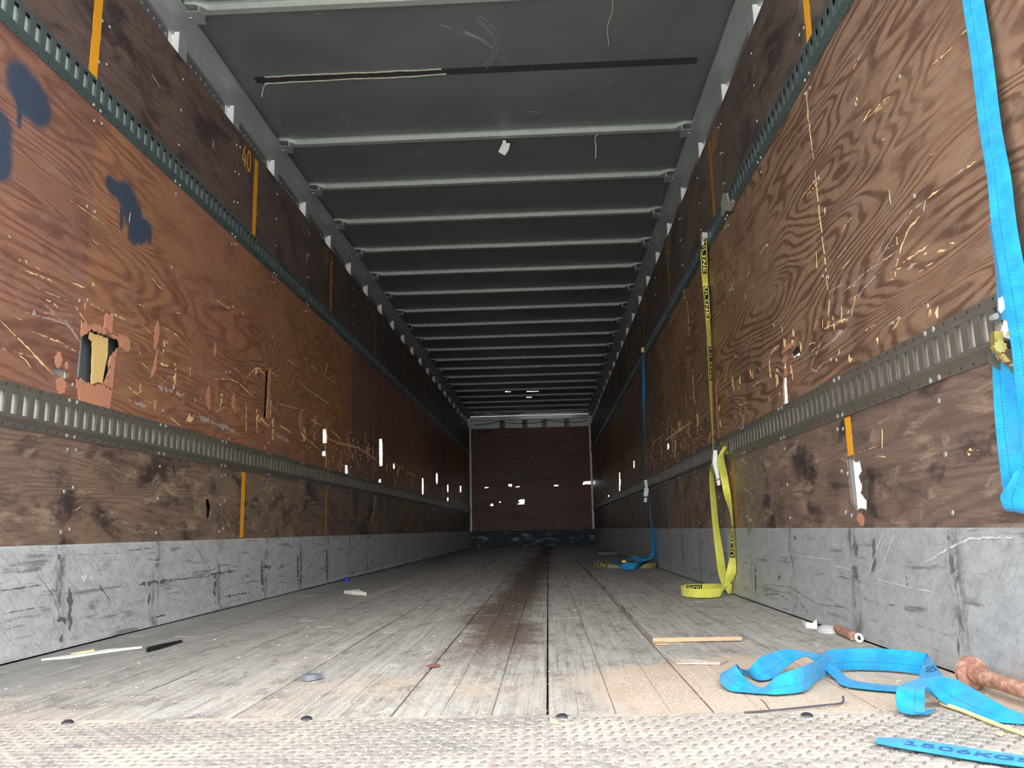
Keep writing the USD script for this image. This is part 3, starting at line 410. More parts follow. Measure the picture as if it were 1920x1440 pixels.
def floor_wood(name, tan=1.0):
    g = G(); pos = g.pos(); rnd = g.add('object_info', 'random')
    x = g.add('separate_xyz', 'x', vector=pos); y = Ref(str(x)[:-1] + 'y')
    fib = g.noise(g.map(pos, (70.0, 2.5, 1)), 1.0, 5, 0.65)
    scuf = g.noise(g.map(pos, (7.0, 5.0, 1)), 1.0, 6, 0.7)
    c = g.ramp(fib, [(0.25, s2l(140, 134, 126)), (0.5, s2l(176, 170, 160)), (0.75, s2l(196, 190, 180))])
    c = g.mix(g.math('multiply', g.step(scuf, 0.52, 0.70), 0.55), c, s2l(104, 98, 94))
    pale = g.noise(g.map(pos, (14.0, 9.0, 1), (5, 2, 0)), 1.0, 6, 0.75, 1.0)
    c = g.mix(g.math('multiply', g.step(pale, 0.55, 0.68), 0.55), c, s2l(222, 216, 204))
    mott = g.noise(g.map(pos, (16.0, 7.0, 1), (3, 8, 0)), 1.0, 8, 0.78, 0.6)
    c = g.mix(g.math('multiply', g.step(mott, 0.51, 0.64), 0.5), c, s2l(92, 86, 82))
    lam = g.math('fraction', g.math('multiply', g.math('add', x, 5.0), 31.0))
    lamn = g.noise(g.map(pos, (31.0, 1.6, 0)), 1.0, 2, 0.5)
    c = g.mix(g.math('multiply', g.math('multiply', g.math('subtract', 1.0, g.step(lam, 0.03, 0.09), clamp=True), g.step(lamn, 0.5, 0.62)), 0.65), c, s2l(64, 58, 54))
    # cross scuffs
    cs = g.noise(g.map(pos, (9.0, 60.0, 1), (1, 7, 0)), 1.0, 3, 0.6)
    c = g.mix(g.math('multiply', g.step(cs, 0.60, 0.72), 0.4), c, s2l(80, 74, 70))
    # the long brown spill down the middle of the boards
    wob = g.math('multiply_add', g.noise(g.map(pos, (0.0, 0.9, 0)), 1.0, 3, 0.6), 0.34, -0.17)
    dx = g.math('absolute', g.math('subtract', g.math('subtract', x, g.math('multiply_add', y, 0.016, 0.115)), wob))
    wide = g.math('multiply_add', g.noise(pos, 9.0, 6, 0.7), 0.22, g.math('add', dx, -0.11))
    spill = g.math('multiply', g.math('subtract', 1.0, g.step(wide, 0.05, 0.19), clamp=True), g.step(y, -1.15, -0.35))
    c = g.mix(g.math('multiply', spill, 0.78), c, s2l(84, 62, 50))
    # trodden tan sawdust towards the rear end
    dust = g.noise(g.map(pos, (3.0, 2.2, 1), (9, 4, 0)), 1.0, 7, 0.72)
    edge = g.math('subtract', g.math('multiply_add', g.step(x, 0.3, 0.7), 0.34, g.math('add', dust, -0.05)), g.math('multiply', g.step(y, -1.25, -0.45), 0.5))
    c = g.mix(g.math('multiply', g.step(edge, 0.42, 0.62), 0.7 * tan), c, s2l(204, 180, 156))
    # darker grey towards the left side
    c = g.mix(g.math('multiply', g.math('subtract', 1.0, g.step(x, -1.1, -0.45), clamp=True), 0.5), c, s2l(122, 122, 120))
    c = g.add('hsv', 'color', value=g.math('multiply_add', rnd, 0.16, 0.9), color=c)
    return g.make(name, g.bsdf(base_color=c, roughness=0.75, specular_ior_level=0.25, normal=g.bump(g.math('add', fib, g.math('multiply', pale, 0.6)), 0.5, 0.003)))
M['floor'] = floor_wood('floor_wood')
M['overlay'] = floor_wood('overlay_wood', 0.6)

def scuff(name, k=1.0):
    g = G(); pos = g.pos()
    n = g.noise(g.map(pos, (1, 5, 9)), 3.0, 7, 0.72)
    fine = g.noise(g.map(pos, (1, 60, 60)), 2.0, 4, 0.7)
    diag = g.noise(g.map(g.map(pos, (1, 1, 1), rot=(0.7, 0, 0)), (1, 22, 120)), 1.0, 3, 0.6)
    c = g.ramp(n, [(0.25, s2l(182 * k, 183 * k, 181 * k)), (0.5, s2l(210 * k, 211 * k, 209 * k)), (0.75, s2l(228 * k, 229 * k, 226 * k))])
    c = g.mix(g.math('multiply', g.step(fine, 0.52, 0.68), 0.42), c, s2l(128, 128, 126))
    c = g.mix(g.math('multiply', g.step(diag, 0.5, 0.66), 0.35), c, s2l(150, 150, 148))
    y = Ref(str(g.add('separate_xyz', 'x', vector=pos))[:-1] + 'y')
    # black rub marks where the band bears on each post
    ph = g.math('absolute', g.math('subtract', g.math('fraction', g.math('divide', g.math('add', y, 6.096 + 0.26), S)), 0.5))
    rub = g.math('multiply', g.math('subtract', 1.0, g.step(ph, 0.0, 0.09), clamp=True), g.step(g.noise(g.map(pos, (1, 16, 7)), 1.6, 6, 0.75), 0.44, 0.6))
    c = g.mix(g.math('multiply', rub, 0.75), c, s2l(84, 80, 76))
    st = g.noise(g.map(pos, (1, 2.2, 26), (2, 5, 9)), 1.6, 4, 0.6)
    c = g.mix(g.math('multiply', g.step(st, 0.58, 0.68), 0.65), c, s2l(104, 102, 100))
    return g.make(name, g.bsdf(base_color=c, roughness=0.5, metallic=0.3, normal=g.bump(g.math('add', diag, n), 0.25, 0.002)))
M['scuff_left'] = scuff('scuff_left'); M['scuff_right'] = scuff('scuff_right', 0.9)

def plate():
    g = G(); pos = g.pos()
    n = g.noise(g.map(pos, (5, 7, 1)), 1.0, 7, 0.75); f = g.noise(pos, 90.0, 4, 0.7)
    c = g.ramp(n, [(0.36, s2l(120, 118, 118)), (0.5, s2l(150, 144, 138)), (0.62, s2l(186, 174, 158)), (0.75, s2l(206, 194, 178))])
    c = g.mix(g.math('multiply', g.step(f, 0.46, 0.66), 0.5), c, s2l(226, 212, 194))
    dd = g.noise(g.map(pos, (2.2, 4.0, 1), (4, 4, 0)), 1.0, 5, 0.7)
    c = g.mix(g.math('multiply', g.step(dd, 0.44, 0.62), 0.6), c, s2l(220, 204, 184))
    return g.make('plate', g.bsdf(base_color=c, roughness=0.6, metallic=0.15, normal=g.bump(f, 0.3, 0.002)))
M['plate'] = plate()
M['tread'] = plain('tread', s2l(146, 139, 132), 0.5, 0.35, var=0.3, scale=30.0)

def roof():
    g = G(); pos = g.pos()
    n = g.noise(g.map(pos, (1.2, 1.6, 1)), 1.5, 4, 0.6)
    c = g.ramp(n, [(0.3, s2l(118, 126, 128)), (0.7, s2l(136, 144, 144))])
    sc = g.noise(g.map(g.map(pos, (1, 1, 1), rot=(0, 0, 0.9)), (3, 60, 1)), 1.0, 3, 0.6)
    c = g.mix(g.math('multiply', g.step(sc, 0.70, 0.78), 0.3), c, s2l(150, 154, 150))
    y = Ref(str(g.add('separate_xyz', 'x', vector=pos))[:-1] + 'y')
    dent = g.noise(g.map(pos, (2.2, 1.3, 1)), 1.0, 2, 0.5)
    return g.make('roof', g.bsdf(base_color=c, roughness=0.42, metallic=0.25, specular_ior_level=0.5, normal=g.bump(dent, 0.25, 0.05)))
M['roof'] = roof()

def kick():
    g = G(); pos = g.pos(); n = g.noise(g.map(pos, (2, 1, 4)), 2.2, 6, 0.7)
    c = g.ramp(n, [(0.50, s2l(40, 58, 72)), (0.56, s2l(58, 74, 86)), (0.60, s2l(150, 158, 162)), (0.8, s2l(176, 180, 182))])
    return g.make('kick', g.bsdf(base_color=c, roughness=0.6))
M['kick'] = kick()

def yard():
    g = G(); pos = g.pos(); n = g.noise(pos, 2.0, 8, 0.7)
    c = g.ramp(n, [(0.3, s2l(166, 162, 156)), (0.7, s2l(204, 200, 194))])
    return g.make('yard', g.bsdf(base_color=c, roughness=0.9, normal=g.bump(n, 0.4, 0.02)))
M['yard'] = yard()

# ------------------------------------------------------------------ the setting: yard, floor, walls, roof
g_ = MB().box((-40, -60, -1.32), (40, 60, -1.25)).get()
obj('ground', g_, M['yard'], kind='structure', label='pale gravel yard around the trailer')

fl = thing('floor', kind='structure', label='worn grey hardwood floor boards running the length of the trailer')
obj('subfloor', MB().box((-1.29, Y0 + 0.42, -0.06), (1.29, Y1 + 0.05, -0.034)).get(), M['dark'], fl)
seams = [-1.222, -0.915, -0.61, -0.305, 0.0, 0.297, 0.607, 0.915, 1.222]
r = np.random.RandomState(3)
for a, b in zip(seams[:-1], seams[1:]):
    cuts = [a] + sorted(a + (b - a) * np.clip(np.array([0.33, 0.67]) + r.uniform(-0.1, 0.1, 2), 0.15, 0.85)) + [b]
    for i, (p, q) in enumerate(zip(cuts[:-1], cuts[1:])):
        y = -1.482
        while y < Y1:
            e = y + r.uniform(0.8, 2.4)
            if e > Y1 - 0.6: e = Y1
            ga, gb = (0.0022 if p == a else 0.0006), (0.0022 if q == b else 0.0006)
            top = r.uniform(-0.0022, 0.0)
            obj('plank', MB().box((p + ga, y + 0.0007, -0.034), (q - gb, e - 0.0007, top), 0.0012).get(), M['floor'], fl)
            y = e
ov = obj('plywood_overlay', MB().box((0.613, -0.57, 0.0005), (0.872, 6.4, 0.0135), 0.001).get(), M['overlay'])
data(stage.GetPrimAtPath(ov), label='thin plywood strip laid over the right side of the floor, raw tan front edge', category='plywood sheet')
ev = MB()
t_ = trimesh.creation.extrude_polygon(Polygon([(0.611, 0.0005), (0.874, 0.003), (0.874, 0.0137), (0.611, 0.0137)]), 0.003, engine='earcut')
v = np.array(t_.vertices); obj('raw_edge', (np.stack([v[:, 0], -0.5735 + v[:, 2], v[:, 1]], 1), np.array(t_.faces)), M['tan_edge'], ov, label='raw tan sawn edge')
obj('torn_corner', MB().box((0.613, -0.63, 0.0004), (0.648, -0.575, 0.004), 0.001).get(), M['tan_edge'], ov, label='torn tan corner')

th = thing('threshold_plate', 'diamond tread steel threshold plate across the rear end of the floor', 'threshold plate')
obj('base_plate', MB().box((-1.26, Y0, -0.03), (1.26, -1.484, 0.001), 0.001).get(), M['plate'], th)
lug = trimesh.convex.convex_hull(np.array([(x, y, z) for x, y, z in [(-0.0135, 0, 0), (0.0135, 0, 0), (0, 0.0036, 0), (0, -0.0036, 0), (-0.008, 0, 0.002), (0.008, 0, 0.002), (0, 0.0015, 0.0023), (0, -0.0015, 0.0023)]]))
tm = MB(); pit = 0.0205
for i in range(int(2.46 / pit)):
    for j in range(int(0.39 / pit)):
        x, y = -1.235 + i * pit, Y0 + 0.008 + j * pit
        ang = math.radians(45 if (i + j) % 2 else -45) + 0.25
        c, s = math.cos(ang), math.sin(ang); w = lug.vertices
        tm.add(np.stack([w[:, 0] * c - w[:, 1] * s + x, w[:, 0] * s + w[:, 1] * c + y, w[:, 2] + 0.0008], 1), lug.faces)
obj('tread_pattern', tm.get(), M['tread'], th, kind='stuff')
for x, y in ((-0.604, -1.507), (-0.152, -1.50), (0.324, -1.505), (0.762, -1.52)):
    v, f = dome(0.011, 0.006, 12)
    obj('bolt', (v + (x, y, 0.001), f), M['bolt'], th, smooth=40)

def panel(side, y0, y1, z0, z1, mat, parent, holes=(), thick=0.006):
    p = sbox(y0, z0, y1, z1)
    for h in holes:
        p = p.difference(Polygon(h).buffer(0))
    t = extrude(p, thick)
    v, f = on_wall(side, t, -thick)
    obj('plywood_panel', (v, f), mat, parent)

edges = [Y0] + [-0.552 + 1.2165 * k for k in range(11)] + [Y1]
def jag(poly, amp, rs, step=0.006):
    """Roughens an outline as broken wood does."""
    p = np.array(poly); out = []
    for a, b in zip(p, np.roll(p, -1, 0)):
        n = max(1, int(np.linalg.norm(b - a) / step))
        for k in range(n):
            q = a + (b - a) * k / n
            out.append(q + rs.uniform(-amp, amp, 2) * (0.6, 1.3) if k else q)
    g = Polygon(out).buffer(0)
    return list(max(getattr(g, 'geoms', [g]), key=lambda x: x.area).exterior.coords)

HOLES = {}
for side in 'LR':
    rs = np.random.RandomState(11 if side == 'L' else 12)
    HOLES[side] = [jag(h, 0.004 if min(q[0] for q in h) < 2 else 0.006, rs, 0.01) for h in D['holes_through'][side] + D['holes_blind'][side]]

def stripe(side, y, z0, z1, parent, w=0.05, label=None):
    rs = np.random.RandomState(int(abs(y) * 100) + (5 if side == 'L' else 9))
    zs = np.linspace(z0, z1, 22)
    l = [(y - w / 2 + rs.uniform(-0.002, 0.002), z) for z in zs]; rr = [(y + w / 2 + rs.uniform(-0.002, 0.002), z) for z in zs]
    v, f = on_wall(side, extrude(Polygon(l + rr[::-1]), 0.0006))
    obj('paint_stripe', (v, f), M['yellow_paint' if y < (2 if side == 'L' else 0.5) else 'worn_paint'], parent, label=label)

def stencil(side, text, y, z, h, parent, sx=0.75):
    t = meshkit.text_mesh(text, h, 0.0006)
    v = np.array(t.vertices); f = np.array(t.faces)
    # stencil gaps
    flip = 1 if side == 'L' else -1
    t2 = trimesh.Trimesh(np.stack([y + flip * v[:, 0] * sx, z + v[:, 1], v[:, 2]], 1), f if flip > 0 else f[:, ::-1], process=False)
    obj('foot_mark', on_wall(side, t2), M['yellow_paint' if y < 0.8 and side == 'L' else 'worn_paint'], parent, label=f'stencilled yellow number {text}')

def gouges(side, marks, mat, name, parent, proud, seed, dense, x0=0.0):
    rs = np.random.RandomState(seed); mb = MB()
    def strip(pts, w, broken):
        pts = np.asarray(pts, float)
        L = np.concatenate([[0], np.cumsum(np.linalg.norm(np.diff(pts, axis=0), axis=1))])
        n = max(3, int(L[-1] / 0.012)); s = np.linspace(0, L[-1], n + 1)
        c = np.stack([np.interp(s, L, pts[:, k]) for k in (0, 1)], 1)
        d = np.gradient(c, axis=0); d /= np.maximum(np.linalg.norm(d, axis=1, keepdims=True), 1e-9); nn = np.stack([-d[:, 1], d[:, 0]], 1)
        hw = w / 2 * rs.uniform(0.25, 1.25, n + 1) * np.clip(np.sin(np.linspace(0.12, math.pi - 0.12, n + 1)) * 1.6, 0.15, 1)
        off = rs.uniform(-0.3, 0.3, n + 1) * w
        c = c + nn * off[:, None]
        a, b = c + nn * hw[:, None], c - nn * hw[:, None]
        v = []; f = []
        for i in range(n + 1): v += [(*a[i], 0), (*b[i], 0), (*c[i], proud * rs.uniform(0.5, 1.3))]
        for i in range(n):
            if broken and rs.rand() < 0.13: continue
            k = 3 * i
            f += [(k, k + 2, k + 5), (k, k + 5, k + 3), (k + 2, k + 1, k + 4), (k + 2, k + 4, k + 5)]
        if f:
            w_, f_ = on_wall(side, trimesh.Trimesh(np.array(v), np.array(f), process=False), x0); mb.add(w_, f_ if side == 'R' else f_)
    for w, pts in marks: strip(pts, w, True)
    for (y0, y1, z0, z1, n, lo, hi, ang) in dense:
        for _ in range(n):
            y = y0 + (y1 - y0) * rs.rand(); z = z0 + (z1 - z0) * np.clip(rs.normal(0.5, 0.22), 0, 1)
            if any(min(q[0] for q in h) - 0.12 < y < max(q[0] for q in h) + 0.12 and min(q[1] for q in h) - 0.04 < z < max(q[1] for q in h) + 0.04 for h in HOLES[side]): continue
            l = rs.uniform(lo, hi); a = ang + rs.normal(0, 0.35) if rs.rand() < 0.72 else math.pi / 2 + rs.normal(0, 0.12)
            if abs(a - math.pi / 2) < 0.4: l *= 0.6
            strip([(y - l / 2 * math.cos(a), z - l / 2 * math.sin(a)), (y, z + rs.normal(0, 0.003)), (y + l / 2 * math.cos(a), z + l / 2 * math.sin(a))], rs.uniform(0.0015, 0.0055), True)
    obj(name, mb.get(), mat, parent, kind='stuff')

WORD = {'L': 'left', 'R': 'right'}
for side in 'LR':
    sg = -1 if side == 'L' else 1
    wl = thing(f'wall_{WORD[side]}', kind='structure', label=f'{WORD[side]} wall of worn plywood panels with yellow foot marks')
    # outer sheet, torn open behind the holes that let daylight in
    skin = sbox(Y0, -0.1, Y1 + 0.06, 2.72)
    for h in D['holes_through'][side]:
        hy = [q[0] for q in h]; hz = [q[1] for q in h]; base = 1.53 if side == 'L' else 0.92
        skin = skin.difference(sbox(min(hy) - 0.03, min(hz) - 0.03, max(hy) + 0.05 + 0.05 * (max(hy) + 3.04) / base, max(hz) + 0.03))
    obj('side_sheet', on_wall(side, extrude(skin, 0.002), -0.048), M['skin'], wl)
    # plywood in three rows
    for z0, z1, key in ((HIGH[1] - 0.013, ZPLY, 'ply_top' if side == 'L' else 'ply_top_right'), (LOW[1] - 0.015, HIGH[0] + 0.013, 'ply_mid_left' if side == 'L' else 'ply_mid_right'), (0.24, LOW[0] + 0.015, 'ply_low')):
        for a, b in zip(edges[:-1], edges[1:]):
            hs = [h for h in HOLES[side] if a < np.mean([q[0] for q in h]) < b or (min(q[0] for q in h) < b and max(q[0] for q in h) > a)]
            panel(side, a + 0.0012, b - 0.0012, z0, z1, M[key + '_far' if key == 'ply_mid_left' and a > 0.6 else key], wl, hs)
    # the posts behind the plywood
    k0 = math.ceil((Y0 + 0.1) / S)
    for k in range(k0, 21):
        y = k * S; zlow = 0.2 if k == -1 else 2.2
        mb = MB()
        xi, xo = XW + 0.0075, XW + 0.046
        def q(x0, x1, y0, y1):
            mb.box((min(sg * x0, sg * x1), y0, zlow), (max(sg * x0, sg * x1), y1, ZPOST))
        q(xi + 0.003, xo, y, y + 0.003); q(xi + 0.003, xo, y + 0.072, y + 0.075); q(xo - 0.003, xo, y - 0.024, y); q(xo - 0.003, xo, y + 0.075, y + 0.10)
        pt = obj('wall_post', mb.get(), M['frame_metal'] if k == -1 else M['white_post'], wl)
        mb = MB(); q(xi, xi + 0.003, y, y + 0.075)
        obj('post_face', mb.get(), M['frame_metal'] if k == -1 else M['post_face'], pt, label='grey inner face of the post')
    # rivets: pairs at panel joints, single between; one row of small ones on the outer sheet above the plywood
    mb = MB(); hv, hf = dome(0.0068, 0.003, 8)
    for k in range(k0, 21):
        y = k * S + 0.04; joint = min(abs(y - e) for e in edges) < 0.12
        yy = [min(edges, key=lambda e: abs(y - e)) - 0.022, min(edges, key=lambda e: abs(y - e)) + 0.024] if joint else [y]
        for z in (2.31, 2.16, 2.0, 1.775, 1.45, 1.12, 0.84, 0.62, 0.49, 0.36):
            for i, e in enumerate(yy):
                t = trimesh.Trimesh(hv + (e, z + (0.012 if i else 0) + RNG.uniform(-0.006, 0.006), 0), hf, process=False)
                mb.add(*on_wall(side, t))
    sv, sf = dome(0.0075, 0.005, 6)
    y = Y0 + 0.05
    while y < 9.0:
        mb.add(*on_wall(side, trimesh.Trimesh(sv + (y, 2.472, 0), sf, process=False), -0.047)); y += 0.05
    obj('rivets', mb.get(), M['rivet'], wl, kind='stuff')
    # foot marks
    for y, n in ((-0.605, None), (0.918, '40'), (2.442, '35'), (3.966, '30'), (5.49, '25'), (7.014, '20'), (8.538, '15'), (10.062, '10')):
        yt = y if side == 'L' else y - 0.012
        top = 2.362 if n else ZPLY - 0.005
        stripe(side, yt, HIGH[1] + 0.004, top, wl, label='yellow painted foot stripe' if yt < 2 else 'worn yellow foot stripe')
        if not (side == 'L' and n is None):
            stripe(side, yt, (0.54 if side == 'R' and n is None else 0.33), LOW[0] - 0.004, wl, w=0.045, label='yellow painted foot stripe')
        if n: stencil(side, n, yt - 0.205 if side == 'L' else yt - 0.045, 2.245, 0.118, wl, 0.62)
    # damage
    dense = [(-1.5, 2.4, 0.80, 1.2, 30, 0.015, 0.08, 0.03), (2.0, 7.5, 0.79, 1.15, 220, 0.03, 0.22, 0.05), (7.5, 12.4, 0.79, 1.2, 60, 0.04, 0.2, 0.0), (-1.5, 5, 0.8, 1.75, 26, 0.02, 0.12, 0.05), (-1.4, 4, 0.34, 0.64, 14, 0.01, 0.05, 0.0), (-1.4, 4, 1.95, 2.35, 10, 0.02, 0.1, 0.0)]
    gouges(side, D['tan'][side], M['splinter'], 'gouge_marks', wl, 0.0012, 21 + (side == 'R'), dense)
    gouges(side, D['chalk'][side], M['chalk'], 'chalky_scrapes', wl, 0.0003, 31, [(-1.3, 4, 0.8, 1.3, 20, 0.03, 0.25, 0.0)])
    if D['crack'][side]: gouges(side, D['crack'][side], M['crack'], 'cracks', wl, 0.0003, 41, [])
    rs = np.random.RandomState(51)
    for w, pts in D['pink'][side]:
        pts = np.array(pts); n = 14; s = np.linspace(0, 1, n); t = np.linspace(0, 1, len(pts))
        c = np.stack([np.interp(s, t, pts[:, k]) for k in (0, 1)], 1)
        hw = w / 2 * (np.clip(np.sin(math.pi * np.clip(s, 0.04, 0.96)), 0.1, 1) ** 0.6) * rs.uniform(0.6, 1.15, n)
        vert = abs(pts[-1, 1] - pts[0, 1]) > abs(pts[-1, 0] - pts[0, 0]) * 0.3
        nn = np.array((1.0, 0)) if vert else np.array((0, 1.0))
        P = Polygon(list(c + nn * hw[:, None]) + list((c - nn * hw[:, None])[::-1])).buffer(0)
        if P.area < 1e-7: continue
        P = Polygon(jag(list(P.exterior.coords)[:-1], min(0.006, w * 0.22), rs, 0.012)).buffer(0) if P.geom_type == 'Polygon' else P
        v, f = on_wall(side, extrude(P, 0.0014))
        obj('torn_veneer', (v, f), M['veneer'], wl, label='torn pinkish veneer')
    for P in D['veneer'][side]:
        v, f = on_wall(side, extrude(Polygon(jag(P, 0.005, rs, 0.008)).buffer(0), 0.0022))
        obj('torn_veneer', (v, f), M['veneer'], wl, label='torn pinkish veneer')
    if side == 'L':
        v, f = on_wall('L', extrude(Polygon(jag(D['woodpiece'], 0.003, rs, 0.01)).buffer(0), 0.004), -0.012)
        obj('bared_wood', (v, f), M['raw_wood'], wl, label='bare yellowish wood inside the broken hole')
        for P in D['holes_blind']['L'][1:2]:
            v, f = on_wall('L', extrude(Polygon(P).buffer(0.006), 0.003), -0.012); obj('bent_metal', (v, f), M['chrome'], wl, label='bent bright metal inside a small hole')

    # worn metal band along the foot of the wall
    prof = [(XW - 0.0005, SCUFF), (XW - 0.006, SCUFF - 0.006), (XW - 0.007, 0.03), (XW - 0.012, 0.012), (XW - 0.012, 0.004), (XW + 0.02, 0.004), (XW + 0.02, SCUFF)]
    mb = MB(); ys = np.linspace(Y0 + 0.01, Y1, 60)
    v = [(sg * (x - 0.0009 * math.sin(y * 5.1 + z * 3)), y, z) for y in ys for x, z in prof]; f = []; m = len(prof)
    for i in range(len(ys) - 1):
        for k in range(m):
            a, b = i * m + k, i * m + (k + 1) % m
            f += [(a, b, b + m), (a, b + m, a + m)] if sg > 0 else [(a, b + m, b), (a, a + m, b + m)]
    for i in (0, len(ys) - 1):
        for k in range(1, m - 1): f.append((i * m, i * m + k, i * m + k + 1))
    bb = obj(f'baseboard_{WORD[side]}', (np.array(v), np.array(f)), M['scuff_' + WORD[side]], kind='structure', label=f'worn light metal scuff band along the foot of the {WORD[side]} wall')

    gouges(side, D['bbd'][side], M['scrape'], 'dark_scrapes', bb, 0.0008, 61, [], 0.0079)
    gouges(side, D['bbw'][side], M['bright_scrape'], 'bright_scrapes', bb, 0.0008, 62, [], 0.0079)

    # top rail
    prof = [(XW + 0.048, 2.50), (XW + 0.033, 2.50), (XW + 0.026, 2.565), (XW - 0.012, 2.572), (XW - 0.038, 2.574), (XW - 0.040, 2.588), (XW - 0.02, 2.592), (XW + 0.0, ZROOF + 0.012), (XW + 0.048, ZROOF + 0.012)]
    poly = Polygon(prof); t = extrude(poly, Y1 - Y0)
    v = np.array(t.vertices); w = np.stack([sg * v[:, 0], Y0 + v[:, 2], v[:, 1]], 1)
    obj('trim_1' if side == 'L' else 'trim_2', (w, np.array(t.faces) if sg < 0 else np.array(t.faces)[:, ::-1]), M['rail'], kind='structure', label=f'galvanised roof rail along the top of the {WORD[side]} wall')

# ------------------------------------------------------------------ ceiling
ce = thing('ceiling', kind='structure', label='dark grey sheet roof seen from below')
rp = sbox(-1.25, Y0, 1.25, Y1 + 0.05)
for x0, x1, y0, y1 in ((-0.34, -0.30, 9.98, 10.06), (-0.30, -0.25, 10.0, 10.05), (0.02, 0.22, 10.03, 10.09), (0.0, 0.09, 10.62, 10.68), (-0.9, -0.6, 12.56, 12.57), (-0.1, 0.5, 12.52, 12.53), (0.7, 1.1, 12.56, 12.57), (-0.2, 0.9, 12.70, 12.715)):
    rp = rp.difference(sbox(x0, y0, x1, y1))
t = extrude(rp, 0.004); v = np.array(t.vertices)
t = trimesh.Trimesh(v + (0, 0, ZROOF), np.array(t.faces), process=False)
obj('roof_sheet', t, M['roof'], ce)
# where one bow has come away: a dark strip and beads of old adhesive
obj('adhesive_stain', MB().box((-1.12, 0.545, ZROOF - 0.0006), (1.12, 0.602, ZROOF), 0).get(), M['stain'], ce, label='dark strip where a roof bow is missing')
rs = np.random.RandomState(4)
for y, x0, x1 in ((0.545, -1.06, -0.14), (0.602, -1.08, -0.13)):
    xs = np.arange(x0, x1, 0.02)
    pts = np.stack([xs, y + np.cumsum(rs.normal(0, 0.002, len(xs))) * 0.6, np.full(len(xs), ZROOF - 0.003)], 1)
    obj('adhesive_bead', tube(spline(pts, 2), 0.0035 + 0.0015 * rs.rand(len(pts) * 2 - 1), 5), M['adhesive'], ce, smooth=True, label='pale bead of old adhesive')
def hang(name, pts, r, label, cat):
    p = obj(name, tube(spline(pts, 6), r, 6), M['adhesive'], smooth=True)
    data(stage.GetPrimAtPath(p), label=label, category=cat)
hang('adhesive_string', [(-1.06, 0.602, ZROOF - 0.003), (-1.085, 0.61, ZROOF - 0.01), (-1.10, 0.625, ZROOF - 0.035), (-1.104, 0.63, ZROOF - 0.06)], 0.003, 'short pale string hanging at the left end of the missing roof bow', 'string')
hang('adhesive_string', [(0.655, 0.03, ZROOF - 0.002), (0.664, 0.15, ZROOF - 0.006), (0.652, 0.27, ZROOF - 0.004), (0.668, 0.40, ZROOF - 0.012)], 0.003, 'long pale string on the ceiling at the top edge of the photo', 'string')
hang('adhesive_string', [(0.66, 1.20, ZROOF - 0.045), (0.645, 1.195, ZROOF - 0.07), (0.648, 1.19, ZROOF - 0.12), (0.643, 1.19, ZROOF - 0.20)], 0.003, 'pale string hanging down from the second roof bow, right of the white tab', 'string')
# bare scratches on the roof sheet
mb = MB()
for pts in (D['c']['scr'], D['c']['scr2']):
    for k in range(3):
        q = spline(np.array(pts) + rs.normal(0, 0.012, (1, 3)) * (1, 1, 0), 8); q[:, 2] = ZROOF - 0.0004
        mb.add(*tube(q, 0.0016, 4))
for _ in range(26):
    x, y, a, l = rs.uniform(-1, 1), rs.uniform(-0.4, 2.2), rs.uniform(-1.5, 1.5), rs.uniform(0.02, 0.09)
    q = np.array([(x, y, ZROOF), (x + 0.5 * l * math.sin(a), y + 0.5 * l * math.cos(a) , ZROOF), (x + l * math.sin(a) + 0.006, y + l * math.cos(a), ZROOF)])
    mb.add(*tube(spline(q, 3), 0.0014, 4))
obj('scratches', mb.get(), M['scratch'], ce, kind='stuff')

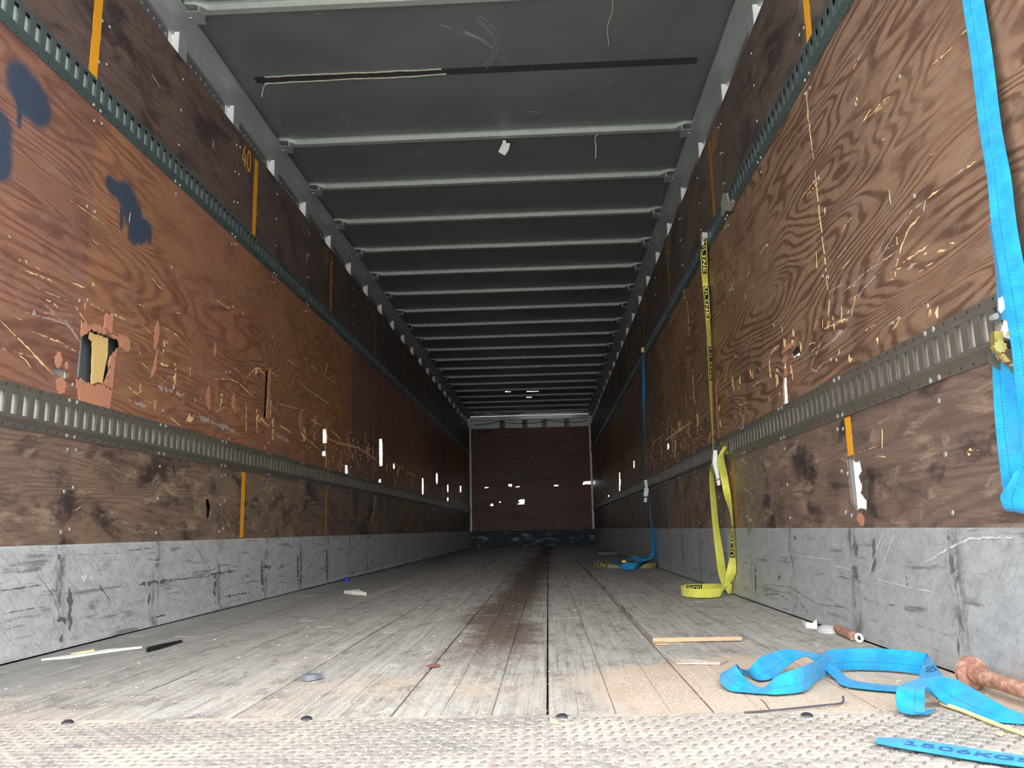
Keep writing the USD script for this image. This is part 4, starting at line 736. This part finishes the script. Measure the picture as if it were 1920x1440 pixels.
ORD = ['first', None, 'second', 'third', 'fourth', 'fifth', 'sixth', 'seventh', 'eighth', 'ninth', 'tenth', 'eleventh', 'twelfth', 'thirteenth', 'fourteenth', 'fifteenth', 'sixteenth', 'seventeenth', 'eighteenth', 'nineteenth', 'twentieth']
for k in range(0, 21):
    if k == 1: continue
    b = thing('roof_bow', f'galvanised roof bow across the ceiling, {ORD[k]} from the open rear', 'roof bow', (0, k * S, ZROOF), group='roof bows')
    W_, H_ = 0.040, 0.028
    xs = np.array([-1.205, -1.165, -1.145, -1.105, -0.5, 0.0, 0.5, 1.105, 1.145, 1.165, 1.205])
    hs = np.array([0.012, 0.012, 0.016, H_, H_, H_, H_, H_, 0.016, 0.012, 0.012])
    ws = np.array([0.085, 0.085, 0.075, W_, W_, W_, W_, W_, 0.075, 0.085, 0.085])
    dy = rs.normal(0, 0.002, len(xs)); dz = rs.normal(0, 0.001, len(xs))
    V, Fc = [], []
    for x, h, w, ey, ez in zip(xs, hs, ws, dy, dz):
        # open channel with lips: an outer and an inner skin
        V += [(x, -w / 2 - 0.012 + ey, -0.0005), (x, -w / 2 - 0.012 + ey, -0.003), (x, -w / 2 + ey, -0.003), (x, -w / 2 + 0.003 + ey, -h + ez), (x, w / 2 - 0.003 + ey, -h + ez), (x, w / 2 + ey, -0.003), (x, w / 2 + 0.012 + ey, -0.003), (x, w / 2 + 0.012 + ey, -0.0005)]
    m = 8
    for i in range(len(xs) - 1):
        for q in range(m):
            a, c = i * m + q, i * m + (q + 1) % m
            Fc += [(a, c, c + m), (a, c + m, a + m)]
    for i in (0, len(xs) - 1):
        for q in range(1, m - 1): Fc.append((i * m, i * m + q, i * m + q + 1))
    obj('channel', (np.array(V), np.array(Fc)), M['bow'], b)
    for sx in (-1, 1):
        mb = MB().box((min(sx * 1.14, sx * 1.225), -0.045, -0.052), (max(sx * 1.14, sx * 1.225), 0.045, -0.048))
        mb.box((min(sx * 1.14, sx * 1.15), -0.03, -0.05), (max(sx * 1.14, sx * 1.15), 0.03, -0.012))
        obj('end_bracket', mb.get(), M['rail'], b)
        v, f = dome(0.009, 0.005, 10)
        obj('bolt', (v * (1, 1, -1) + (sx * 1.19, 0.0, -0.052), f[:, ::-1]), M['rivet'], b, smooth=40)

# white tab dangling from the second bow
tb = thing('white_tab', 'small square white plastic tab dangling from the second roof bow', 'tab')
pv = lambda pts, y: [(a, b) for a, b in pts]
P = Polygon([(0.083, 2.520), (0.110, 2.576), (0.150, 2.568), (0.141, 2.530), (0.120, 2.498)]).buffer(0.001)
t = extrude(P, 0.010); v = np.array(t.vertices)
obj('tab_body', (np.stack([v[:, 0], 1.245 + v[:, 2] , v[:, 1]], 1), np.array(t.faces)), M['white_plastic'], tb)
obj('clip', MB().box((0.108, 1.238, 2.556), (0.128, 1.262, 2.588), 0.002).get(), M['white_plastic'], tb)

# ------------------------------------------------------------------ front wall
wf = thing('wall_front', kind='structure', label='dark plywood front wall with small holes letting daylight in')
hol = [[(-0.93, 1.165), (-0.86, 1.165), (-0.86, 1.185), (-0.93, 1.188)], [(-0.455, 1.19), (-0.395, 1.185), (-0.38, 1.225), (-0.45, 1.235)], [(-0.31, 1.170), (-0.225, 1.172), (-0.225, 1.182), (-0.31, 1.184)], [(0.455, 1.17), (0.545, 1.175), (0.545, 1.195), (0.46, 1.195)], [(1.03, 1.19), (1.19, 1.195), (1.19, 1.255), (1.05, 1.25)], [(-0.285, 0.83), (-0.15, 0.825), (-0.14, 0.92), (-0.25, 0.92), (-0.255, 0.88), (-0.22, 0.865)], [(-0.83, 0.81), (-0.765, 0.81), (-0.775, 0.85), (-0.81, 0.85)], [(-0.645, 0.87), (-0.615, 0.87), (-0.615, 0.892), (-0.645, 0.892)]]
P = sbox(-1.20, 0.318, 1.20, 2.362)
for h in hol: P = P.difference(Polygon(jag(h, 0.006, rs, 0.02)).buffer(0))
def facing(t, y0):
    v = np.array(t.vertices); return (np.stack([v[:, 0], y0 + v[:, 2], v[:, 1]], 1), np.array(t.faces)[:, ::-1])
for a, b in ((0.318, 1.34), (1.343, 2.362)):
    obj('plywood_panel', facing(extrude(P.intersection(sbox(-1.2, a, 1.2, b)), 0.008), Y1), M['ply_front'], wf)
nose = sbox(-1.29, -0.1, 1.29, 2.70)
for h in hol:
    hx = [q[0] for q in h]; hz = [q[1] for q in h]; nose = nose.difference(sbox(min(hx) - 0.04, min(hz) - 0.02, max(hx) + 0.04, max(hz) + 0.03))
obj('nose_sheet', facing(extrude(nose, 0.003), Y1 + 0.06), M['frame_metal'], wf)
obj('kick_plate', MB().box((-1.228, Y1 - 0.008, 0.0), (1.228, Y1 + 0.002, 0.318), 0.002).get(), M['kick'], wf, label='blue peeling kick plate')
for sx in (-1, 1):
    obj('corner_trim', MB().box((min(sx * 1.19, sx * 1.228), Y1 - 0.02, 0.318), (max(sx * 1.19, sx * 1.228), Y1, 2.50), 0.003).get(), M['frame_metal'], wf)
obj('front_header', MB().box((-1.21, Y1 - 0.03, 2.525), (1.21, Y1 + 0.05, 2.60), 0.004).get(), M['frame_metal'], wf)
for x in (-0.556, -0.096, 0.301, 0.75):
    obj('front_post', MB().box((x - 0.05, Y1 + 0.012, 2.2), (x + 0.05, Y1 + 0.058, 2.53), 0.004).get(), M['skin'], wf)
xs = np.linspace(-1.13, 1.17, 60); zz = 2.49 - 0.055 * np.abs(np.sin((xs + 0.6) * 3.2)) + 0.01
p = obj('wire', tube(np.stack([xs, np.full(60, Y1 - 0.012), zz], 1), 0.006, 6), M['ink'], smooth=True)
data(stage.GetPrimAtPath(p), label='loose black wire sagging in loops along the top of the front wall', category='wire')

# rear door frame (out of the picture, round the open end)
rf = MB()
for sx in (-1, 1): rf.box((min(sx * 1.245, sx * 1.30), Y0 - 0.06, -0.15), (max(sx * 1.245, sx * 1.30), Y0, 2.75))
rf.box((-1.30, Y0 - 0.06, 2.62), (1.30, Y0, 2.75)); rf.box((-1.30, Y0 - 0.06, -0.25), (1.30, Y0, -0.005))
obj('trim_3', rf.get(), M['frame_metal'], kind='structure', label='metal frame round the open rear end')

# ------------------------------------------------------------------ cargo tracks
def track(side, zz, key, label):
    sg = -1 if side == 'L' else 1
    z0, z1 = zz; zm = (z0 + z1) / 2 + 0.003; sc = (z1 - z0) / 0.13
    hs = 0.031; wb = 0.0405 if sc > 0.95 else 0.0365; fl_ = 0.016 if sc > 0.95 else 0.011; pr = 0.015; pitch = 0.0508; hw = 0.0122
    tr = thing('cargo_track', label, 'cargo track', group='slotted cargo tracks')
    mb = MB()
    def bar(prof, ya, yb):
        t = extrude(Polygon(prof), yb - ya); v = np.array(t.vertices)
        w = np.stack([sg * (XW - v[:, 1]), ya + v[:, 2], v[:, 0]], 1)
        mb.add(w, np.array(t.faces) if sg < 0 else np.array(t.faces)[:, ::-1])
    Ya, Yb = Y0 + 0.02, Y1 - 0.03
    bar([(z0, 0.0), (z0, 0.0035), (z0 + fl_, 0.0035), (zm - wb, pr), (zm - hs, pr), (zm - hs, pr - 0.003), (zm - wb + 0.002, pr - 0.003), (z0 + fl_ + 0.001, 0.0)], Ya, Yb)
    bar([(z1, 0.0), (z1, 0.0035), (z1 - fl_, 0.0035), (zm + wb, pr), (zm + hs, pr), (zm + hs, pr - 0.003), (zm + wb - 0.002, pr - 0.003), (z1 - fl_ - 0.001, 0.0)], Ya, Yb)
    n = int((Yb - Ya) / pitch); base = -0.868 - 20 * pitch
    ks = [k for k in range(0, 330) if Ya + 0.03 < base + k * pitch < Yb - 0.03]
    prev = Ya
    for k in ks + [None]:
        y = base + k * pitch if k is not None else Yb + hw
        a, b = (prev, y - hw)
        mb.box((min(sg * (XW - pr), sg * (XW - pr + 0.003)), a, zm - hs - 0.0005), (max(sg * (XW - pr), sg * (XW - pr + 0.003)), b, zm + hs + 0.0005))
        prev = y + hw
    obj('rail', mb.get(), M['track_' + key], tr)
    obj('slot_backing', MB().box((min(sg * (XW + 0.0022), sg * (XW + 0.0045)), Ya, z0 + 0.018), (max(sg * (XW + 0.0022), sg * (XW + 0.0045)), Yb, z1 - 0.018)).get(), M['track_back_' + key], tr, label='pale backing seen through the slots')
    rv, rf_ = dome(0.0075, 0.0035, 8)
    rb, hb = MB(), MB()
    for k in range(math.ceil(Ya / S), 21):
        for e in (0.02, 0.062):
            for z in (z0 + 0.008, z1 - 0.008): rb.add(*on_wall(side, trimesh.Trimesh(rv + (k * S + e, z, 0), rf_, process=False), 0.0035))
    obj('rivets', rb.get(), M['rivet'], tr, kind='stuff')
    for k in ks:
        y = base + k * pitch
        if y > 5: break
        for z in (z0 + 0.008, z1 - 0.008):
            x = XW - 0.0037; hb.box((min(sg * x, sg * (x + 0.001)), y - 0.0255 - 0.0022, z - 0.0032), (max(sg * x, sg * (x + 0.001)), y - 0.0255 + 0.0022, z + 0.0032))
    obj('nail_holes', hb.get(), M['dark'], tr, kind='stuff')
track('L', LOW, 'low', 'grey-brown slotted steel cargo track along the lower left wall')
track('L', HIGH, 'high', 'dark green-grey slotted cargo track along the upper left wall')
track('R', LOW, 'low', 'grey-brown slotted steel cargo track along the lower right wall')
track('R', HIGH, 'high', 'dark green-grey slotted cargo track along the upper right wall')

# ------------------------------------------------------------------ straps
def slab(pts, y0, depth):
    """A flat metal or plastic piece drawn in (x, z), its front at y0, going back by depth."""
    t = extrude(Polygon(pts).buffer(0), depth); v = np.array(t.vertices)
    return (np.stack([v[:, 0], y0 + v[:, 2], v[:, 1]], 1), np.array(t.faces)[:, ::-1])
def cyl(c, axis, r, l, n=16):
    t = trimesh.creation.cylinder(radius=r, height=l, sections=n)
    t.apply_transform(trimesh.geometry.align_vectors([0, 0, 1], axis)); t.apply_translation(c); return t
def band(rib, name, mat, parent, **k):
    (v, f), uv = rib.mesh(); return obj(name, (v, f), mat, parent, smooth=True, uv=uv, **k)
def printed(rib, text, u, h, parent, ink, box=None, along=1, up=1, v0=None, side=1, sx=1.0, bold=True):
    t = subdiv(meshkit.text_mesh(text, h, 0.0003, bold=bold), 0.006)
    b = t.bounds; t.apply_translation((-(b[0, 0] + b[1, 0]) / 2, -(b[0, 1] + b[1, 1]) / 2, 0))
    if box is not None:
        w, hh = (b[1, 0] - b[0, 0]) * sx / 2 + 0.006, (b[1, 1] - b[0, 1]) / 2 + 0.006
        q = subdiv(extrude(sbox(-w / sx, -hh, w / sx, hh), 0.0003), 0.008)
        obj('print_patch', rib.wrap(q, u, 0.5 if v0 is None else v0, along, up, 0.0013 * side, sx), box, parent)
    obj('printed_lettering', rib.wrap(t, u, 0.5 if v0 is None else v0, along, up, 0.0018 * side, sx), ink, parent)

st = D['straps']
# blue strap lying on the floor at the rear end
fs = thing('ratchet_strap', 'blue webbing strap lying in loose loops on the floor beside the rusty pipe', 'strap')
ra = Ribbon(st['floor_a'], 10, zmin=0.003); rb_ = Ribbon(st['floor_b'], 8, zmin=0.003)
band(ra, 'webbing', M['web_blue'], fs); band(rb_, 'webbing', M['web_blue'], fs)
fold = rb_.u[8 * 1]
printed(rb_, 'GS', float(rb_.u[14]), 0.026, fs, M['ink_blue'], along=1, up=1, v0=0.6, side=-1)
tl = thing('ratchet_strap', 'flat blue strap end with printed load figures on the tread plate', 'strap')
rt = Ribbon(st['tail'], 8)
band(rt, 'webbing', M['web_blue'], tl)
for s_ in (1, -1): printed(rt, '1506KGS', 0.125, 0.021, tl, M['ink_blue'], along=1, up=1, side=s_, sx=1.3, bold=False)

# blue strap hanging by the right edge with its ratchet
bs = thing('ratchet_strap', 'bright blue strap with ratchet buckle hanging at the rear of the right wall', 'strap')
band(Ribbon(st['blue_up'], 8), 'webbing', M['web_blue'], bs)
band(Ribbon(st['blue_back'], 6), 'webbing', M['web_blue'], bs)
band(Ribbon(st['blue_down'], 8), 'webbing', M['web_blue'], bs)
q = D['rat']
rt_ = free(bs + '/ratchet_buckle'); UsdGeom.Xform.Define(stage, rt_)
obj('arm', slab(q['arm'], -1.50, 0.006), M['steel'], rt_)
obj('handle', slab(q['handle'], -1.52, 0.02), M['white_plastic'], rt_, label='white ratchet handle')
obj('warning_sticker', slab(q['sticker'], -1.521, 0.0006), M['yellow_print'], rt_, label='yellow warning sticker')
cx, cz = np.mean(q['sticker'], 0); obj('warning_symbol', slab([(cx - 0.0028, cz - 0.002), (cx + 0.0028, cz - 0.002), (cx, cz + 0.0025)], -1.5214, 0.0004), M['ink'], rt_)
obj('catch', slab(q['block'], -1.535, 0.018), M['gold'], rt_)
obj('frame_plate', slab(q['plate'], -1.535, 0.003), M['steel'], rt_); obj('frame_plate', slab(q['plate'], -1.505, 0.003), M['steel'], rt_)
obj('pawl', slab(q['pawl'], -1.545, 0.008), M['gold'], rt_)
obj('cross_bar', slab(q['bar'], -1.515, 0.012), M['bolt'], rt_)
gx, gy, gz = q['gear'][0]
teeth = [(gx + (0.0135 if k % 2 else 0.0105) * math.cos(math.pi * k / 9), gz + (0.0135 if k % 2 else 0.0105) * math.sin(math.pi * k / 9)) for k in range(18)]
obj('gear', slab(teeth, -1.548, 0.012), M['gold'], rt_)
for key, r_ in (('bolt', 0.0075), ('bolt2', 0.006), ('bolt3', 0.0035)):
    bx, by, bz = q[key][0]; obj('bolt', cyl((bx, -1.532 if key != 'bolt' else -1.505, bz), (0, 1, 0), r_ * 0.8, 0.014), M['chrome'], rt_)

# yellow strap on the right wall
ys = thing('ratchet_strap', 'yellow printed strap hanging down the right wall and looped on the floor', 'strap')
ry = Ribbon(st['yel_up'], 8)
band(ry, 'webbing', M['web_yellow'], ys)
def ufind(rib, z): return float(np.interp(-z, -rib.mid[:, 2], rib.u))
for z in (1.775, 1.525, 1.19): printed(ry, 'ULINE', ufind(ry, z), 0.022, ys, M['yellow_ink'], M['ink'], along=1, up=1, side=1, sx=1.9); printed(ry, 'ULINE', ufind(ry, z), 0.022, ys, M['yellow_ink'], M['ink'], along=1, up=1, side=-1, sx=1.9)
band(Ribbon(st['yel_left'], 8, zmin=0.003), 'webbing', M['web_yellow'], ys)
rr_ = Ribbon(st['yel_right'], 8, zmin=0.003)
band(rr_, 'webbing', M['web_yellow'], ys)
ub = float(rr_.u[8 * 6 + 2])
for s_ in (1, -1): printed(rr_, 'ULINE', ub, 0.027, ys, M['yellow_ink'], M['ink'], along=-1, up=-1, side=s_, sx=1.25)
uf = float(rr_.u[8 * 15])
for s_ in (1, -1): printed(rr_, 'ULINE', uf, 0.022, ys, M['yellow_ink'], M['ink'], along=-1, up=-1, side=s_, sx=0.9)
obj('ratchet_handle', slab(D['ywhite'], 0.98, 0.03), M['white_plastic'], ys, label='white ratchet handle')
obj('handle_tip', slab(D['ywhite2'], 0.985, 0.025), M['white_plastic'], ys)
obj('track_fitting', on_wall('R', extrude(Polygon(D['yhook']).buffer(0), 0.006), 0.013), M['gold'], ys)
x_, y_, z_ = np.mean(ry.A[:2], 0)
obj('track_fitting', MB().box((1.185, 1.04, 1.865), (1.222, 1.085, 1.90), 0.003).box((1.19, 1.085, 1.84), (1.205, 1.10, 1.895), 0.002).get(), M['chrome'], ys)

# farther blue strap with its heap
fb = thing('ratchet_strap', 'farther blue strap hanging down the right wall with a heap of webbing below', 'strap')
for k in ('fblue_up', 'fblue_l1', 'fblue_l2', 'fblue_pile'): band(Ribbon(st[k], 8, zmin=0.003), 'webbing', M['web_blue'], fb)
obj('ratchet_handle', slab(D['fwhite'], 3.73, 0.03), M['white_plastic'], fb, label='white ratchet handle')
obj('handle_tip', slab(D['fwhite2'], 3.735, 0.025), M['white_plastic'], fb)
obj('track_fitting', MB().box((1.19, 3.90, 1.875), (1.222, 3.97, 1.925), 0.004).get(), M['gold'], fb)
obj('ratchet_gear', MB().box((0.93, 3.98, 0.03), (0.985, 4.03, 0.065), 0.01).box((0.985, 3.97, 0.02), (1.02, 4.04, 0.045), 0.008).get(), M['gold'], fb)
fy = thing('ratchet_strap', 'dull yellow black-printed strap coiled in the heap under the farther blue strap', 'strap')
rq = Ribbon(st['fyel_tail'], 8, zmin=0.003); band(rq, 'webbing', M['web_tan'], fy)
for s_ in (1, -1): printed(rq, 'ULINE', 0.33, 0.03, fy, M['yellow_ink'], M['ink'], along=1, up=1, side=s_, sx=3.0)
band(Ribbon(st['fyel_coil'], 8, zmin=0.003), 'webbing', M['web_tan'], fy)

# chrome fitting caught in the upper right track
cf = thing('track_fitting', 'battered chrome fitting caught in the upper right cargo track', 'track fitting')
obj('fitting_body', on_wall('R', extrude(Polygon(D['fit']).buffer(0), 0.010), 0.012), M['chrome'], cf)
obj('tongue', on_wall('R', extrude(Polygon(D['fit2']).buffer(0), 0.008), 0.006), M['frame_metal'], cf)

# ------------------------------------------------------------------ litter on the floor
def lay(name, pts, h, mat, label, cat, z=0.0005):
    t = extrude(Polygon(pts).buffer(0.0005), h); v = np.array(t.vertices)
    w = v + (0, 0, z); w[:, 2] += (v[:, 2] > h / 2) * 0.6 * h * np.sin(40 * (v[:, 0] + v[:, 1]))
    p = obj(name, (w, np.array(t.faces)), mat); data(stage.GetPrimAtPath(p), label=label, category=cat); return p
q = D['fl']
lay('plastic_scrap', q['white'], 0.012, M['paper'], 'bent white plastic scrap on the left of the floor', 'scrap')
lay('bark_chip', q['chip'], 0.008, M['chip'], 'grey flat chip on the floor left of centre near the tread plate', 'chip')
lay('rubber_strip', q['black'], 0.008, M['ink'], 'thin black strip on the floor by the left wall', 'strip')
lay('wood_sliver', q['sl1'], 0.006, M['paper'], 'longest pale wood sliver on the floor by the left wall', 'wood sliver')
lay('wood_sliver', q['sl2'], 0.004, M['stick'], 'short yellowish wood sliver beside the longer one by the left wall', 'wood sliver')
lay('paper_scrap', [(1.165, -0.214), (1.168, -0.287), (1.205, -0.235), (1.19, -0.29), (1.175, -0.329), (1.150, -0.298)], 0.014, M['paper'], 'crumpled white paper scrap at the foot of the right wall', 'paper scrap')
lay('wood_splinter', q['spl'], 0.005, M['overlay'], 'grey flat wood splinter lying in front of the plywood strip on the floor', 'wood splinter')
lay('leaf', q['leaf'], 0.0015, M['leaf'], 'small yellow leaf on the tread plate between the blue straps', 'leaf', 0.003)
lay('leaf', q['yel'], 0.0015, M['leaf'], 'tiny yellow flake on the tread plate near the centre bolt', 'leaf', 0.003)
p = obj('wood_sliver', tube(spline([(0.306, -1.562, 0.004), (0.334, -1.567, 0.004), (0.345, -1.57, 0.004)], 3), 0.0012, 5), M['stick']); data(stage.GetPrimAtPath(p), label='fine pale sliver beside the yellow flake on the tread plate', category='wood sliver')
tw = [(*a, 0.004 if i < 5 else 0.010) for i, a in enumerate(q['twig'])]
tg = thing('twig', 'thin dark twig lying along the front edge of the tread plate', 'twig')
obj('stem', tube(spline(tw, 5), 0.0019, 6), M['twig'], tg, smooth=True)
obj('shoot', tube(spline([(0.705, -1.487, 0.006), (0.70, -1.475, 0.015), (0.695, -1.468, 0.02)], 4), 0.0012, 5), M['twig'], tg)
sk = obj('wood_sliver', tube(spline([(*a, 0.007) for a in q['stick']], 5), 0.0038, 6), M['stick'], smooth=True)
data(stage.GetPrimAtPath(sk), label='long pale bent stick on the tread plate under the blue strap', category='wood sliver')
cap = obj('bottle_cap', trimesh.Trimesh(*(lambda v, f: (v + (-1.16, 2.76, 0.0), f))(*dome(0.024, 0.026, 18)), process=False), M['blue_cap'], smooth=40)
data(stage.GetPrimAtPath(cap), label='small blue bottle cap at the foot of the left wall', category='cap')
v, f = dome(0.03, 0.022, 16)
pb = obj('plastic_bubble', (v * (1, 1.5, 1) + (1.185, -0.40, 0.0), f), M['clear_plastic'], smooth=True)
data(stage.GetPrimAtPath(pb), label='clear plastic bubble at the foot of the right wall', category='plastic scrap')
rd = thing('rusty_rod', 'short rusty rod lying against the foot of the right wall', 'rod')
obj('shaft', cyl((1.197, -0.52, 0.014), (-0.08, -1, 0.0), 0.013, 0.17), M['rust'], rd, smooth=40)
wn = obj('ring', trimesh.creation.torus(0.010, 0.004, 20, 10).apply_transform(trimesh.geometry.align_vectors([0, 0, 1], [0.3, -1, 0.3])).apply_translation((1.19, -0.645, 0.0145)), M['white_plastic'], smooth=True)
data(stage.GetPrimAtPath(wn), label='small white ring beside the short rusty rod', category='ring')
pp = thing('rusty_pipe', 'rusty pipe with a round flanged end lying at the lower right', 'pipe')
ax = np.array((0.09, -1.0, -0.03)); ax /= np.linalg.norm(ax); c0 = np.array((1.165, -1.30, 0.033))
prof = [(0.0, 0.0), (0.022, 0.0), (0.031, 0.0), (0.033, 0.002), (0.033, 0.012), (0.031, 0.014), (0.017, 0.014), (0.0, 0.014)]
t = trimesh.creation.revolve(np.array(prof), sections=28); t.apply_transform(trimesh.geometry.align_vectors([0, 0, 1], ax)); t.apply_translation(c0)
obj('flange', t, M['rust'], pp, smooth=25)
t = trimesh.creation.revolve(np.array([(0, 0), (0.0165, 0), (0.0165, 0.05), (0.015, 0.055), (0.015, 0.52), (0, 0.52)]), sections=20); t.apply_transform(trimesh.geometry.align_vectors([0, 0, 1], ax)); t.apply_translation(c0 + ax * 0.018)
obj('shaft', t, M['rust'], pp, smooth=35)
bx = obj('board_offcut', MB().box((0.93, 7.1, 0.0), (1.17, 7.3, 0.035), 0.004).get(), M['chip'])
data(stage.GetPrimAtPath(bx), label='pale board offcut on the floor behind the heap of straps', category='board')
rc = lay('red_chip', [(-0.015, -0.93), (0.005, -0.955), (0.022, -0.93), (0.004, -0.905)], 0.002, M['red_chip'], 'small reddish chip on the boards left of the brown spill', 'chip')

# sawdust and crumbs
rs = np.random.RandomState(8)
def crumbs(n, fx, size, name, mat, label):
    mb = MB(); base = np.array([(1, 0, 0), (-0.5, 0.8, 0), (-0.5, -0.8, 0), (0, 0, 0.7)], float); ff = np.array([(0, 1, 3), (1, 2, 3), (2, 0, 3)])
    V, Fc = [], []
    for i in range(n):
        x, y = fx(); s = size * rs.uniform(0.4, 1.4); a = rs.uniform(0, 6.28); l = rs.uniform(0.6, 2.0)
        c, sn = math.cos(a), math.sin(a)
        b = base * (l, 0.6, 0.8) * s
        V.append(np.stack([b[:, 0] * c - b[:, 1] * sn + x, b[:, 0] * sn + b[:, 1] * c + y, b[:, 2] + (0.0012 if y < -1.484 else 0.0)], 1)); Fc.append(ff + 4 * i)
    p = obj(name, (np.vstack(V), np.vstack(Fc)), mat); data(stage.GetPrimAtPath(p), label=label, category='sawdust', kind='stuff')
def near_dust():
    while True:
        x, y = rs.uniform(-0.9, 1.2), -1.85 + rs.gamma(1.6, 0.28)
        if y > 1.5: continue
        if rs.rand() < (0.25 + 0.75 * np.clip((x + 0.4) / 0.9, 0, 1)) * (1 if meshkit.fbm(np.array([[x * 3, y * 3, 0]]), 3)[0] > 0.42 else 0.35): return x, y
crumbs(16000, near_dust, 0.0013, 'sawdust', M['dust'], 'tan sawdust scattered over the boards and tread plate')
crumbs(700, lambda: (rs.uniform(-1.2, 1.2), rs.uniform(-1.4, 4.5)), 0.003, 'wood_crumbs', M['dust'], 'pale crumbs of wood scattered over the floor boards')
